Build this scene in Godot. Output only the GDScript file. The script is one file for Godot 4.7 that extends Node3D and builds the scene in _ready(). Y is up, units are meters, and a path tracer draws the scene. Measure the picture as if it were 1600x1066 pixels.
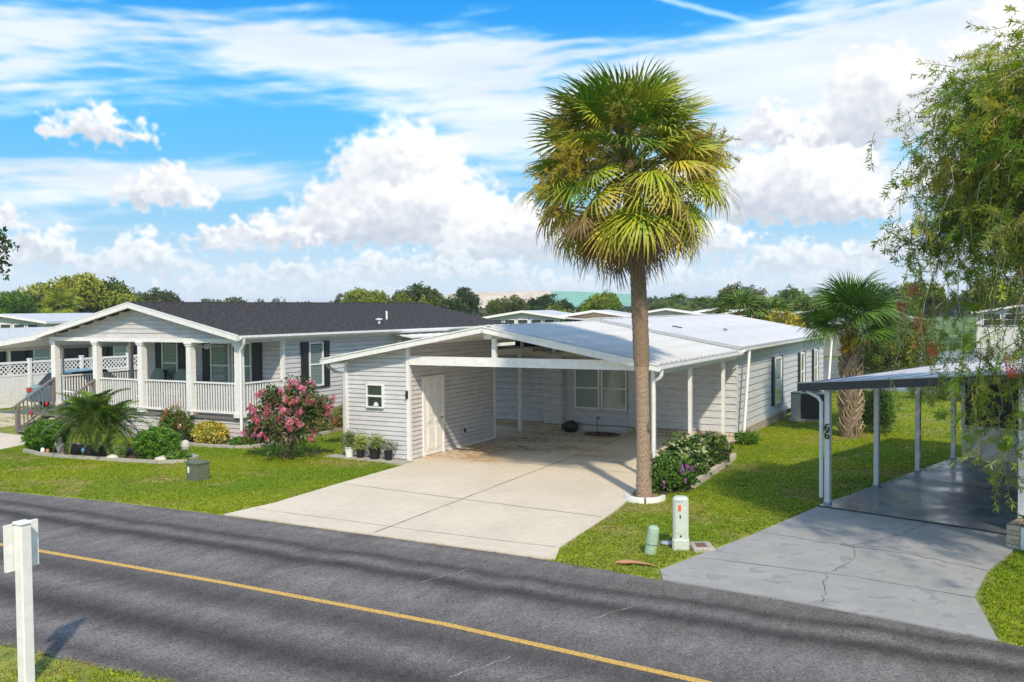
extends Node3D

# ---------------------------------------------------------------- helpers
class MB:
	var v := PackedVector3Array()
	var n := PackedVector3Array()
	var c := PackedColorArray()
	var u := PackedVector2Array()
	var col := Color(1, 1, 1)
	var use_c := false
	var use_u := false
	func tri(a: Vector3, b: Vector3, d: Vector3, na: Vector3, nb: Vector3, nd: Vector3) -> void:
		if (b - a).cross(d - a).dot(na + nb + nd) > 0.0:
			v.append(a); v.append(d); v.append(b)
			n.append(na); n.append(nd); n.append(nb)
		else:
			v.append(a); v.append(b); v.append(d)
			n.append(na); n.append(nb); n.append(nd)
		if use_c:
			c.append(col); c.append(col); c.append(col)
	func ftri(a: Vector3, b: Vector3, d: Vector3, face: Vector3) -> void:
		tri(a, b, d, face, face, face)
	func quad(a: Vector3, b: Vector3, d: Vector3, e: Vector3, face: Vector3) -> void:
		ftri(a, b, d, face)
		ftri(a, d, e, face)
	func flat(a: Vector3, b: Vector3, d: Vector3) -> void:
		var f := (b - a).cross(d - a).normalized()
		tri(a, b, d, f, f, f)
	func flat4(a: Vector3, b: Vector3, d: Vector3, e: Vector3) -> void:
		var f := ((b - a).cross(d - a) + (d - a).cross(e - a)).normalized()
		tri(a, b, d, f, f, f)
		tri(a, d, e, f, f, f)
	func box(lo: Vector3, hi: Vector3) -> void:
		var p := [Vector3(lo.x, lo.y, lo.z), Vector3(hi.x, lo.y, lo.z), Vector3(hi.x, hi.y, lo.z), Vector3(lo.x, hi.y, lo.z), Vector3(lo.x, lo.y, hi.z), Vector3(hi.x, lo.y, hi.z), Vector3(hi.x, hi.y, hi.z), Vector3(lo.x, hi.y, hi.z)]
		quad(p[0], p[1], p[2], p[3], Vector3(0, 0, -1)); quad(p[4], p[5], p[6], p[7], Vector3(0, 0, 1))
		quad(p[0], p[1], p[5], p[4], Vector3(0, -1, 0)); quad(p[3], p[2], p[6], p[7], Vector3(0, 1, 0))
		quad(p[0], p[3], p[7], p[4], Vector3(-1, 0, 0)); quad(p[1], p[2], p[6], p[5], Vector3(1, 0, 0))
	func tube(pts: Array, rad: Array, sides := 8, caps := true) -> void:
		var rings := []
		var dirs := []
		var side := Vector3.ZERO
		for i in pts.size():
			var t: Vector3 = (pts[mini(i + 1, pts.size() - 1)] - pts[maxi(i - 1, 0)]).normalized()
			if side == Vector3.ZERO:
				side = t.cross(Vector3(0.31, 0.2, 0.93)).normalized()
			side = (side - t * side.dot(t)).normalized()
			var up := t.cross(side)
			var ring := []
			var nd := []
			for k in sides:
				var a := TAU * k / sides
				var d := side * cos(a) + up * sin(a)
				nd.append(d)
				ring.append(pts[i] + d * float(rad[i]))
			rings.append(ring); dirs.append(nd)
		for i in pts.size() - 1:
			for k in sides:
				var q := (k + 1) % sides
				tri(rings[i][k], rings[i][q], rings[i + 1][q], dirs[i][k], dirs[i][q], dirs[i + 1][q])
				tri(rings[i][k], rings[i + 1][q], rings[i + 1][k], dirs[i][k], dirs[i + 1][q], dirs[i + 1][k])
		if caps:
			for e in [0, pts.size() - 1]:
				var d: Vector3 = (pts[e] - pts[1 if e == 0 else e - 1]).normalized()
				for k in range(1, sides - 1):
					ftri(rings[e][0], rings[e][k], rings[e][k + 1], d)
	func lathe(prof: Array, sides := 16, smooth := true) -> void:   # prof: Vector2(radius, height) from the bottom up
		for i in prof.size() - 1:
			var a: Vector2 = prof[i]
			var b: Vector2 = prof[i + 1]
			var e := (b - a).normalized()
			for k in sides:
				var p := TAU * k / sides
				var q := TAU * (k + 1) / sides
				var dp := Vector3(cos(p), 0, sin(p))
				var dq := Vector3(cos(q), 0, sin(q))
				var np := dp * e.y - Vector3.UP * e.x
				var nq := dq * e.y - Vector3.UP * e.x
				if not smooth:
					np = (np + nq).normalized(); nq = np
				var A := dp * a.x + Vector3.UP * a.y
				var B := dq * a.x + Vector3.UP * a.y
				var C := dq * b.x + Vector3.UP * b.y
				var D := dp * b.x + Vector3.UP * b.y
				if a.x > 0.0001: tri(A, B, C, np, nq, nq)
				if b.x > 0.0001: tri(A, C, D, np, nq, np)
	func mesh() -> ArrayMesh:
		var m := ArrayMesh.new()
		var a := []
		a.resize(Mesh.ARRAY_MAX)
		a[Mesh.ARRAY_VERTEX] = v
		a[Mesh.ARRAY_NORMAL] = n
		if use_c: a[Mesh.ARRAY_COLOR] = c
		if use_u: a[Mesh.ARRAY_TEX_UV] = u
		m.add_surface_from_arrays(Mesh.PRIMITIVE_TRIANGLES, a)
		return m

var rng := RandomNumberGenerator.new()
var M := {}
var cache := {}
var taken := {}

func rf(a: float, b: float) -> float:
	return rng.randf_range(a, b)

func lin(r: float, g: float, b: float) -> Color:
	return Color(r, g, b).linear_to_srgb()

func numbered(called: String) -> String:
	taken[called] = taken.get(called, 0) + 1
	return called if taken[called] == 1 else "%s_%03d" % [called, taken[called] - 1]

func tag(o: Node, label: String, category: String, group := "", kind := "") -> Node:
	if label: o.set_meta("label", label)
	if category: o.set_meta("category", category)
	if group: o.set_meta("group", group)
	if kind: o.set_meta("kind", kind)
	return o

func thing(called: String, label: String, category: String, at := Vector3.ZERO, turn := 0.0, group := "") -> Node3D:
	var o := Node3D.new()
	o.name = numbered(called)
	add_child(o)
	o.position = at
	o.rotation.y = turn
	tag(o, label, category, group)
	return o

func put(parent: Node, called: String, mesh: Mesh, m: Material, xf := Transform3D()) -> MeshInstance3D:
	var o := MeshInstance3D.new()
	o.name = numbered(called) if parent == self else called
	o.mesh = mesh
	o.material_override = m
	o.transform = xf
	parent.add_child(o, true)
	return o

func boxmesh(size: Vector3) -> Mesh:
	var k := "b%.3f_%.3f_%.3f" % [size.x, size.y, size.z]
	if not cache.has(k):
		var b := MB.new()
		b.box(-size / 2, size / 2)
		cache[k] = b.mesh()
	return cache[k]

func box(parent: Node, called: String, at: Vector3, size: Vector3, m: Material, turn := 0.0) -> MeshInstance3D:
	return put(parent, called, boxmesh(size), m, Transform3D(Basis(Vector3.UP, turn), at))

# a bar of rectangular section from a to b; w across, h upright
func bar(parent: Node, called: String, a: Vector3, b: Vector3, w: float, h: float, m: Material) -> MeshInstance3D:
	var d := (b - a).normalized()
	var side := d.cross(Vector3.UP)
	side = Vector3.RIGHT if side.length() < 0.01 else side.normalized()
	var up := side.cross(d)
	return put(parent, called, boxmesh(Vector3(w, h, (b - a).length())), m, Transform3D(Basis(side, up, -d), (a + b) / 2))

# profile in x, y pushed along +z
func extrude(prof: Array, length: float) -> Mesh:
	var k := "e%s_%.3f" % [str(prof), length]
	if not cache.has(k):
		var b := MB.new()
		var pv := PackedVector2Array(prof)
		var area := 0.0
		for i in pv.size():
			area += pv[i].cross(pv[(i + 1) % pv.size()])
		for i in pv.size():
			var p := pv[i]
			var q := pv[(i + 1) % pv.size()]
			var e := q - p
			var nn := Vector3(e.y, -e.x, 0).normalized() * signf(area)
			b.quad(Vector3(p.x, p.y, 0), Vector3(q.x, q.y, 0), Vector3(q.x, q.y, length), Vector3(p.x, p.y, length), nn)
		var t := Geometry2D.triangulate_polygon(pv)
		for i in range(0, t.size(), 3):
			for z in [0.0, length]:
				b.ftri(Vector3(pv[t[i]].x, pv[t[i]].y, z), Vector3(pv[t[i + 1]].x, pv[t[i + 1]].y, z), Vector3(pv[t[i + 2]].x, pv[t[i + 2]].y, z), Vector3(0, 0, 1 if z > 0 else -1))
		cache[k] = b.mesh()
	return cache[k]

# a level sheet (or slab with thickness t below y) over a polygon of (x, z) points
func sheet(parent: Node, called: String, poly: Array, y: float, m: Material, t := 0.0, uvs := 0.0) -> MeshInstance3D:
	var b := MB.new()
	var pv := PackedVector2Array(poly)
	var id := Geometry2D.triangulate_polygon(pv)
	for i in range(0, id.size(), 3):
		var p := [pv[id[i]], pv[id[i + 1]], pv[id[i + 2]]]
		b.ftri(Vector3(p[0].x, y, p[0].y), Vector3(p[1].x, y, p[1].y), Vector3(p[2].x, y, p[2].y), Vector3.UP)
	if t > 0:
		for i in pv.size():
			var p := pv[i]
			var q := pv[(i + 1) % pv.size()]
			b.flat4(Vector3(p.x, y, p.y), Vector3(q.x, y, q.y), Vector3(q.x, y - t, q.y), Vector3(p.x, y - t, p.y))
	if uvs > 0:
		b.use_u = true
		for p in b.v:
			b.u.append(Vector2(p.x, p.z) * uvs)
	return put(parent, called, b.mesh(), m)

# a narrow ribbon on the ground along points (x, z)
func ribbon(parent: Node, called: String, pts: Array, w: float, y: float, m: Material, wob := 0.0) -> MeshInstance3D:
	var b := MB.new()
	var L := []
	var R := []
	for i in pts.size():
		var t: Vector2 = (pts[mini(i + 1, pts.size() - 1)] - pts[maxi(i - 1, 0)]).normalized()
		var s := Vector2(-t.y, t.x) * w * 0.5 * (1.0 + rf(-wob, wob))
		L.append(pts[i] + s); R.append(pts[i] - s)
	for i in pts.size() - 1:
		b.quad(Vector3(L[i].x, y, L[i].y), Vector3(L[i + 1].x, y, L[i + 1].y), Vector3(R[i + 1].x, y, R[i + 1].y), Vector3(R[i].x, y, R[i].y), Vector3.UP)
	return put(parent, called, b.mesh(), m)

func jag(pts: Array, step: float, amp: float) -> Array:
	var out := []
	for i in pts.size() - 1:
		var a: Vector2 = pts[i]
		var b: Vector2 = pts[i + 1]
		var k := maxi(1, int(a.distance_to(b) / step))
		for j in k:
			out.append(a.lerp(b, float(j) / k) + (Vector2(rf(-amp, amp), rf(-amp, amp)) if i + j > 0 else Vector2.ZERO))
	out.append(pts[-1])
	return out

func noise(freq: float, octaves: int, sd: int, kind := FastNoiseLite.TYPE_SIMPLEX_SMOOTH) -> FastNoiseLite:
	var f := FastNoiseLite.new()
	f.noise_type = kind
	f.frequency = freq
	f.fractal_octaves = octaves
	f.seed = sd
	return f

func ntex(freq: float, octaves: int, sd: int, cols: Array, at: Array, size := 512, normal := 0.0) -> NoiseTexture2D:
	var t := NoiseTexture2D.new()
	t.width = size
	t.height = size
	t.seamless = true
	t.noise = noise(freq, octaves, sd)
	if normal > 0:
		t.as_normal_map = true
		t.bump_strength = normal
	else:
		var g := Gradient.new()
		g.colors = PackedColorArray(cols)
		g.offsets = PackedFloat32Array(at)
		t.color_ramp = g
	return t

# plain material; colour given as linear base colour
func flat(r: float, g: float, b: float, rough := 0.6, metal := 0.0, spec := 0.5) -> StandardMaterial3D:
	var m := StandardMaterial3D.new()
	m.albedo_color = lin(r, g, b)
	m.roughness = rough
	m.metallic = metal
	m.metallic_specular = spec
	return m

# material with a mottled colour: lo..hi linear colours, repeat in metres
func mottled(lo: Color, hi: Color, metres: Vector3, rough := 0.7, freq := 0.02, oct := 4, sd := 1, bump := 0.0, size := 512) -> StandardMaterial3D:
	var m := StandardMaterial3D.new()
	m.albedo_texture = ntex(freq, oct, sd, [lo.linear_to_srgb(), lo.lerp(hi, 0.5).linear_to_srgb(), hi.linear_to_srgb()], [0.22, 0.5, 0.78], size)
	m.uv1_triplanar = true
	m.uv1_world_triplanar = true
	m.uv1_scale = Vector3(1.0 / metres.x, 1.0 / metres.y, 1.0 / metres.z)
	m.roughness = rough
	if bump > 0:
		m.normal_enabled = true
		m.normal_texture = ntex(freq * 2.0, 3, sd + 7, [], [], 256, bump)
	return m

func leafmat(back := 0.35, rough := 0.55) -> StandardMaterial3D:
	var m := StandardMaterial3D.new()
	m.vertex_color_use_as_albedo = true
	m.roughness = rough
	m.metallic_specular = 0.35
	m.cull_mode = BaseMaterial3D.CULL_DISABLED
	m.backlight_enabled = true
	m.backlight = Color(back, back, back * 0.6)
	return m

func copies(parent: Node, called: String, mesh: Mesh, m: Material, xfs: Array, cols: Array) -> MultiMeshInstance3D:
	var mm := MultiMesh.new()
	mm.transform_format = MultiMesh.TRANSFORM_3D
	mm.use_colors = true
	mm.mesh = mesh
	mm.instance_count = xfs.size()
	var buf := PackedFloat32Array()
	buf.resize(xfs.size() * 16)
	for i in xfs.size():
		var x: Transform3D = xfs[i]
		var b := x.basis
		var k := i * 16
		buf[k] = b.x.x; buf[k + 1] = b.y.x; buf[k + 2] = b.z.x; buf[k + 3] = x.origin.x
		buf[k + 4] = b.x.y; buf[k + 5] = b.y.y; buf[k + 6] = b.z.y; buf[k + 7] = x.origin.y
		buf[k + 8] = b.x.z; buf[k + 9] = b.y.z; buf[k + 10] = b.z.z; buf[k + 11] = x.origin.z
		var c: Color = cols[i]
		buf[k + 12] = c.r; buf[k + 13] = c.g; buf[k + 14] = c.b; buf[k + 15] = 1.0
	mm.buffer = buf
	var o := MultiMeshInstance3D.new()
	o.name = numbered(called) if parent == self else called
	o.multimesh = mm
	o.material_override = m
	parent.add_child(o, true)
	o.set_meta("kind", "stuff")
	return o

func rbasis() -> Basis:
	return Basis(Vector3(rf(-1, 1), rf(-1, 1), rf(-1, 1)).normalized(), rf(0, TAU))

func rdir() -> Vector3:
	var z := rf(-1, 1)
	var a := rf(0, TAU)
	return Vector3(sqrt(1 - z * z) * cos(a), z, sqrt(1 - z * z) * sin(a))

func tint(c: Color, amt := 0.2) -> Color:
	var k := rf(1.0 - amt, 1.0 + amt)
	return Color(c.r * k * rf(0.93, 1.07), c.g * k, c.b * k * rf(0.9, 1.1))

# ---------------------------------------------------------------- sky
func stratus(bl: Array, az: float, el: float) -> float:
	var s := 0.0
	for q in bl:
		var dx: float = (az - q[0]) / q[2]
		var dy: float = (el - q[1]) / q[3]
		var r := dx * dx + dy * dy
		if r < 6.0:
			s += q[4] * exp(-r)
	return s

func make_sky() -> ImageTexture:
	var W := 4096
	var H := 2048
	var nw := noise(0.09, 3, 11)
	var ns := noise(0.055, 5, 23)
	var nd := noise(0.16, 5, 31)
	var nc := noise(0.30, 3, 47)
	var AX := -28.3
	# veils: centre azimuth, elevation, half width, half height (degrees), strength; azimuth from the street's axis
	var veil := [[-29.0, 15.2, 5.5, 1.9, 0.75], [-30.0, 12.6, 6.0, 1.0, 0.4], [-22.0, 16.8, 6.0, 1.3, 0.3], [-14.0, 15.6, 5.0, 1.6, 0.5], [-4.0, 14.0, 8.0, 3.4, 0.9], [2.0, 10.8, 6.5, 1.9, 0.6], [-27.0, 8.0, 9.0, 1.0, 0.55], [-18.0, 7.2, 8.0, 1.0, 0.6], [-30.0, 5.5, 6.0, 1.2, 0.4], [-28.0, 5.2, 6.0, 0.6, 0.25],
		[9.0, 13.5, 6.0, 2.2, 0.55], [17.0, 13.8, 8.5, 3.2, 1.0], [26.0, 15.2, 8.0, 3.6, 0.8], [20.0, 8.5, 5.0, 2.5, 0.35], [28.0, 9.0, 6.0, 4.0, 0.7], [12.0, 9.5, 3.5, 2.0, 0.3],
		[-16.0, 10.6, 8.5, 1.4, -0.75], [-8.0, 7.9, 3.5, 1.0, -0.3], [-6.0, 18.0, 4.0, 1.4, -0.8], [8.5, 18.0, 7.0, 1.6, -1.1], [-27.0, 18.4, 8.0, 0.8, -0.5], [11.5, 6.3, 1.6, 0.9, -0.5], [15.5, 4.4, 3.0, 1.2, -0.7], [-31.0, 10.3, 3.0, 0.8, -0.4], [11.7, 11.6, 1.6, 0.8, -0.5], [23.0, 9.0, 1.5, 1.2, -0.4], [-12.0, 5.6, 5.0, 0.9, -0.4]]
	# heaps: azimuth, elevation of the base, width, height
	var heaps := [[-6.6, 4.0, 13.4, 7.6], [-6.0, 4.1, 9.0, 5.0], [0.5, 3.0, 9.0, 4.0], [-24.0, 9.6, 5.2, 2.2], [-20.2, 6.1, 5.0, 2.6], [-29.5, 4.8, 3.2, 1.5], [-15.5, 3.8, 7.5, 2.2], [-26.5, 2.6, 5.5, 2.6], [-21.5, 2.2, 5.5, 2.5], [-14.0, 1.6, 7.5, 2.2], [-8.0, 2.0, 6.0, 2.0], [-3.0, 1.8, 7.0, 2.0], [-30.5, 2.0, 4.5, 2.2], [-17.5, 0.9, 6.5, 1.4], [-10.0, 0.7, 7.0, 1.3],
		[7.5, 2.6, 5.0, 2.6], [12.0, 3.2, 6.0, 2.4], [17.2, 2.0, 6.5, 2.6], [22.5, 2.6, 5.0, 2.2], [10.0, 1.2, 8.0, 1.6], [19.0, 0.9, 8.0, 1.5], [27.0, 2.0, 6.5, 2.6], [3.0, 1.0, 6.0, 1.6], [14.6, 6.0, 5.0, 3.6], [18.4, 7.6, 5.6, 4.2], [22.0, 9.2, 6.5, 6.0], [27.5, 11.0, 6.0, 5.0], [17.5, 5.0, 8.0, 5.0], [15.8, 9.6, 3.2, 2.8], [26.5, 6.0, 6.0, 3.4], [9.0, 6.0, 6.0, 4.0]]
	rng.seed = 77
	# ---- whole dome, coarse
	var w0 := 512
	var h0 := 256
	var small := Image.create(w0, h0, false, Image.FORMAT_RGB8)
	for j in h0:
		var el := 90.0 - (j + 0.5) / h0 * 180.0
		for i in w0:
			var az := wrapf((i + 0.5) / w0 * 360.0 - AX, -180.0, 180.0)
			small.set_pixel(i, j, sky_colour(az, maxf(el, 0.3), 0.5, nw, ns, nd, 0.0, 0.0, 0.0))
	small.resize(W, H, Image.INTERPOLATE_CUBIC)
	# ---- the part of the dome over the street, fine
	var c0 := int((AX - 42.0 + 360.0) / 360.0 * W)
	var cw := int(84.0 / 360.0 * W)
	var r0 := int((90.0 - 30.0) / 180.0 * H)
	var ch := int(31.5 / 180.0 * H)
	var dens := PackedFloat32Array(); dens.resize(cw * ch)
	var shad := PackedFloat32Array(); shad.resize(cw * ch)
	var px := W / 360.0
	for hp in heaps:
		var puffs := []
		var cnt := int(5 + hp[2] * hp[3] * 0.55)
		for k in cnt:
			var t := (k + 0.5) / cnt * 2.0 - 1.0
			var top: float = hp[3] * (1.0 - absf(t) ** 1.8) * rf(0.55, 1.0)
			var rr: float = clampf(hp[3] * rf(0.16, 0.34), 0.28, 1.5)
			var yy := rr * 0.55
			while yy < maxf(top - rr * 0.5, rr * 0.6):
				puffs.append([hp[0] + t * hp[2] * 0.5 + rf(-0.4, 0.4), hp[1] + yy, rr * rf(0.85, 1.15)])
				yy += rr * 0.9
		for p in puffs:
			var r: float = p[2] * 1.45
			var i0 := maxi(0, int((p[0] - r + 42.0) * px))
			var i1 := mini(cw - 1, int((p[0] + r + 42.0) * px))
			var j0 := maxi(0, int((30.0 - p[1] - r) * px))
			var j1 := mini(ch - 1, int((30.0 - p[1] + r) * px))
			for j in range(j0, j1 + 1):
				var dy: float = 30.0 - j / px - p[1]
				for i in range(i0, i1 + 1):
					var dx: float = i / px - 42.0 - p[0]
					var q := 1.0 - (dx * dx + dy * dy) / (r * r)
					q *= smoothstep(-0.35, 0.25, 30.0 - j / px - hp[1])
					if q > 0.0:
						var k := j * cw + i
						if q > dens[k]: dens[k] = lerpf(dens[k], q, 0.8)
						var s: float = (dy + 0.45 * dx) / r * q + 0.35 * clampf((30.0 - j / px - hp[1]) / hp[3] - 0.35, -0.7, 0.7) * q
						if absf(s) > 0.0: shad[k] = lerpf(shad[k], s, q * 0.6)
	var lw := cw / 6 + 2
	var lh := ch / 6 + 2
	var low := PackedFloat32Array(); low.resize(lw * lh)
	for j in lh:
		for i in lw:
			low[j * lw + i] = stratus(veil, i * 6 / px - 42.0, 30.0 - j * 6 / px)
	var fine := Image.create(cw, ch, false, Image.FORMAT_RGB8)
	for j in ch:
		var el := 30.0 - (j + 0.5) / px
		for i in cw:
			var az := (i + 0.5) / px - 42.0
			var edge := smoothstep(0.0, 7.0, minf(minf(i, cw - 1 - i) / px, j / px))
			var li := i / 6
			var lj := j / 6
			var fx := i / 6.0 - li
			var fy := j / 6.0 - lj
			var st := lerpf(lerpf(low[lj * lw + li], low[lj * lw + li + 1], fx), lerpf(low[(lj + 1) * lw + li], low[(lj + 1) * lw + li + 1], fx), fy)
			# ragged heaps: look the smooth puffs up where the noise bends them
			var wx := nc.get_noise_2d(az * 2.6, el * 3.2) * 1.0 + nc.get_noise_2d(az * 8.0 + 40.0, el * 9.0) * 0.16
			var wy := nc.get_noise_2d(az * 2.6 + 90.0, el * 3.2 - 50.0) * 0.8 + nc.get_noise_2d(az * 8.0, el * 9.0 + 70.0) * 0.16
			var si := clampi(int(i + wx * px), 0, cw - 1)
			var sj := clampi(int(j + wy * px), 0, ch - 1)
			var d := dens[sj * cw + si]
			var s := shad[sj * cw + si]
			var det := nd.get_noise_2d(az * 5.5, el * 7.0)
			d = d + det * 0.20 * smoothstep(0.0, 0.2, d)
			var px_c := sky_colour(az, maxf(el, 0.2), lerpf(0.5, st + 0.02, edge), nw, ns, nd, d * edge, s + det * 0.16, edge)
			if az > 6.0 and az < 15.6 and el > 15.0 and el < 20.0:   # an old vapour trail
				var off := absf(el - (18.35 - (az - 7.9) * 0.31 + 0.05 * det))
				px_c = px_c.lerp(Color(0.86, 0.87, 0.89), 0.6 * smoothstep(0.26, 0.04, off) * smoothstep(15.6, 13.5, az))
			fine.set_pixel(i, j, px_c)
	small.blit_rect(fine, Rect2i(0, 0, W - c0, ch), Vector2i(c0, r0))   # the dome's seam lies over the street's axis
	small.blit_rect(fine, Rect2i(W - c0, 0, cw - (W - c0), ch), Vector2i(0, r0))
	return ImageTexture.create_from_image(small)

# colour of the air and clouds in one direction (degrees); cover: how much veil; heap: 0..1 inside a heap cloud, lit -1..1
func sky_colour(az: float, el: float, cover: float, nw: FastNoiseLite, ns: FastNoiseLite, nd: FastNoiseLite, heap: float, lit: float, fine: float) -> Color:
	var t := clampf(el / 20.0, 0.0, 1.0)
	var air := Color(0.64, 0.76, 0.84).lerp(Color(0.32, 0.66, 0.86), smoothstep(0.05, 0.62, t)).lerp(Color(0.15, 0.53, 0.84), smoothstep(0.55, 1.0, t)).lerp(Color(0.10, 0.40, 0.80), smoothstep(22.0, 70.0, el))
	var a := deg_to_rad(az)
	var pl := 1.0 / (sin(deg_to_rad(el)) + 0.12)
	var wx := nw.get_noise_3d(sin(a) * 40.0, el * 1.5, cos(a) * 40.0) * 2.2
	var x := sin(a) * 46.0
	var z := cos(a) * 46.0
	var st := ns.get_noise_3d(x * 0.42 + el * 0.8, el * 5.6 + wx - az * 0.5 * fine, z * 0.42) * 0.72 + nd.get_noise_3d(x * 0.9, el * 9.0 + wx * 2.5 - az * 0.9 * fine, z * 0.9) * 0.34 + nd.get_noise_3d(x * 2.2, el * 9.0 + wx * 3.0, z * 2.2) * 0.26
	var v := smoothstep(-0.10, 0.75, cover * 0.9 + st * 1.05)
	# near the horizon the veils and haze close up
	v = maxf(v, smoothstep(5.5, 0.0, el) * (0.85 + st * 0.5))
	var grey := clampf(0.5 + nd.get_noise_3d(x * 0.5, el * 3.0, z * 0.5) * 1.1, 0.0, 1.0)
	var white := Color(0.875, 0.885, 0.905).lerp(Color(0.75, 0.78, 0.83), grey * 0.6)
	white = white.lerp(Color(0.77, 0.815, 0.855), smoothstep(5.5, 0.5, el) * 0.8)
	var c := air.lerp(white, clampf(v, 0.0, 1.0) * 0.93)
	if heap > 0.02:
		var ha := smoothstep(0.0, 0.8, heap)
		var l := clampf(0.58 + lit * 0.9, 0.0, 1.0)
		var hc := Color(0.68, 0.705, 0.755).lerp(Color(0.90, 0.896, 0.89), smoothstep(0.1, 0.85, l))
		hc = hc.lerp(Color(0.79, 0.83, 0.88), smoothstep(4.0, 0.0, el) * 0.45)
		c = c.lerp(hc, ha * lerpf(0.55, 0.97, smoothstep(0.8, 5.0, el)))
	return Color(c.r * 0.95, c.g * 0.95, c.b * 0.95)

func setup() -> void:
	var cam := Camera3D.new()
	cam.name = "camera"
	cam.position = Vector3(0, 3.9, 0)
	cam.rotation_degrees = Vector3(-2.0, 28.3, -0.49)
	cam.fov = 2.0 * rad_to_deg(atan(533.0 / 1450.0))
	cam.near = 0.1
	cam.far = 4000.0
	add_child(cam)
	var sun := DirectionalLight3D.new()
	sun.name = "sun"
	add_child(sun)
	sun.look_at_from_position(Vector3.ZERO, Vector3(-0.70, -1.0, -0.85))
	sun.light_energy = 1.1
	sun.light_angular_distance = 2.2
	sun.light_color = Color(1.0, 0.94, 0.84)
	sun.shadow_enabled = true
	var e := Environment.new()
	e.background_mode = Environment.BG_SKY
	var sm := PanoramaSkyMaterial.new()
	sm.panorama = make_sky()
	e.sky = Sky.new()
	e.sky.sky_material = sm
	e.background_energy_multiplier = 1.28
	e.tonemap_mode = Environment.TONE_MAPPER_LINEAR
	e.tonemap_exposure = 1.25
	e.sdfgi_enabled = true
	e.ssao_enabled = true
	e.ssil_enabled = true
	e.fog_enabled = true
	e.fog_density = 0.0003
	e.fog_light_color = Color(0.86, 0.92, 1.0)
	var we := WorldEnvironment.new()
	we.name = "world_environment"
	we.environment = e
	add_child(we)

# ---------------------------------------------------------------- materials
func pixels(w: int, h: int, f: Callable) -> ImageTexture:
	var d := PackedByteArray()
	d.resize(w * h * 3)
	var k := 0
	for j in h:
		for i in w:
			var c: Color = f.call(i, j)
			d[k] = clampi(int(c.r * 255.0), 0, 255); d[k + 1] = clampi(int(c.g * 255.0), 0, 255); d[k + 2] = clampi(int(c.b * 255.0), 0, 255)
			k += 3
	return ImageTexture.create_from_image(Image.create_from_data(w, h, false, Image.FORMAT_RGB8, d))

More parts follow.
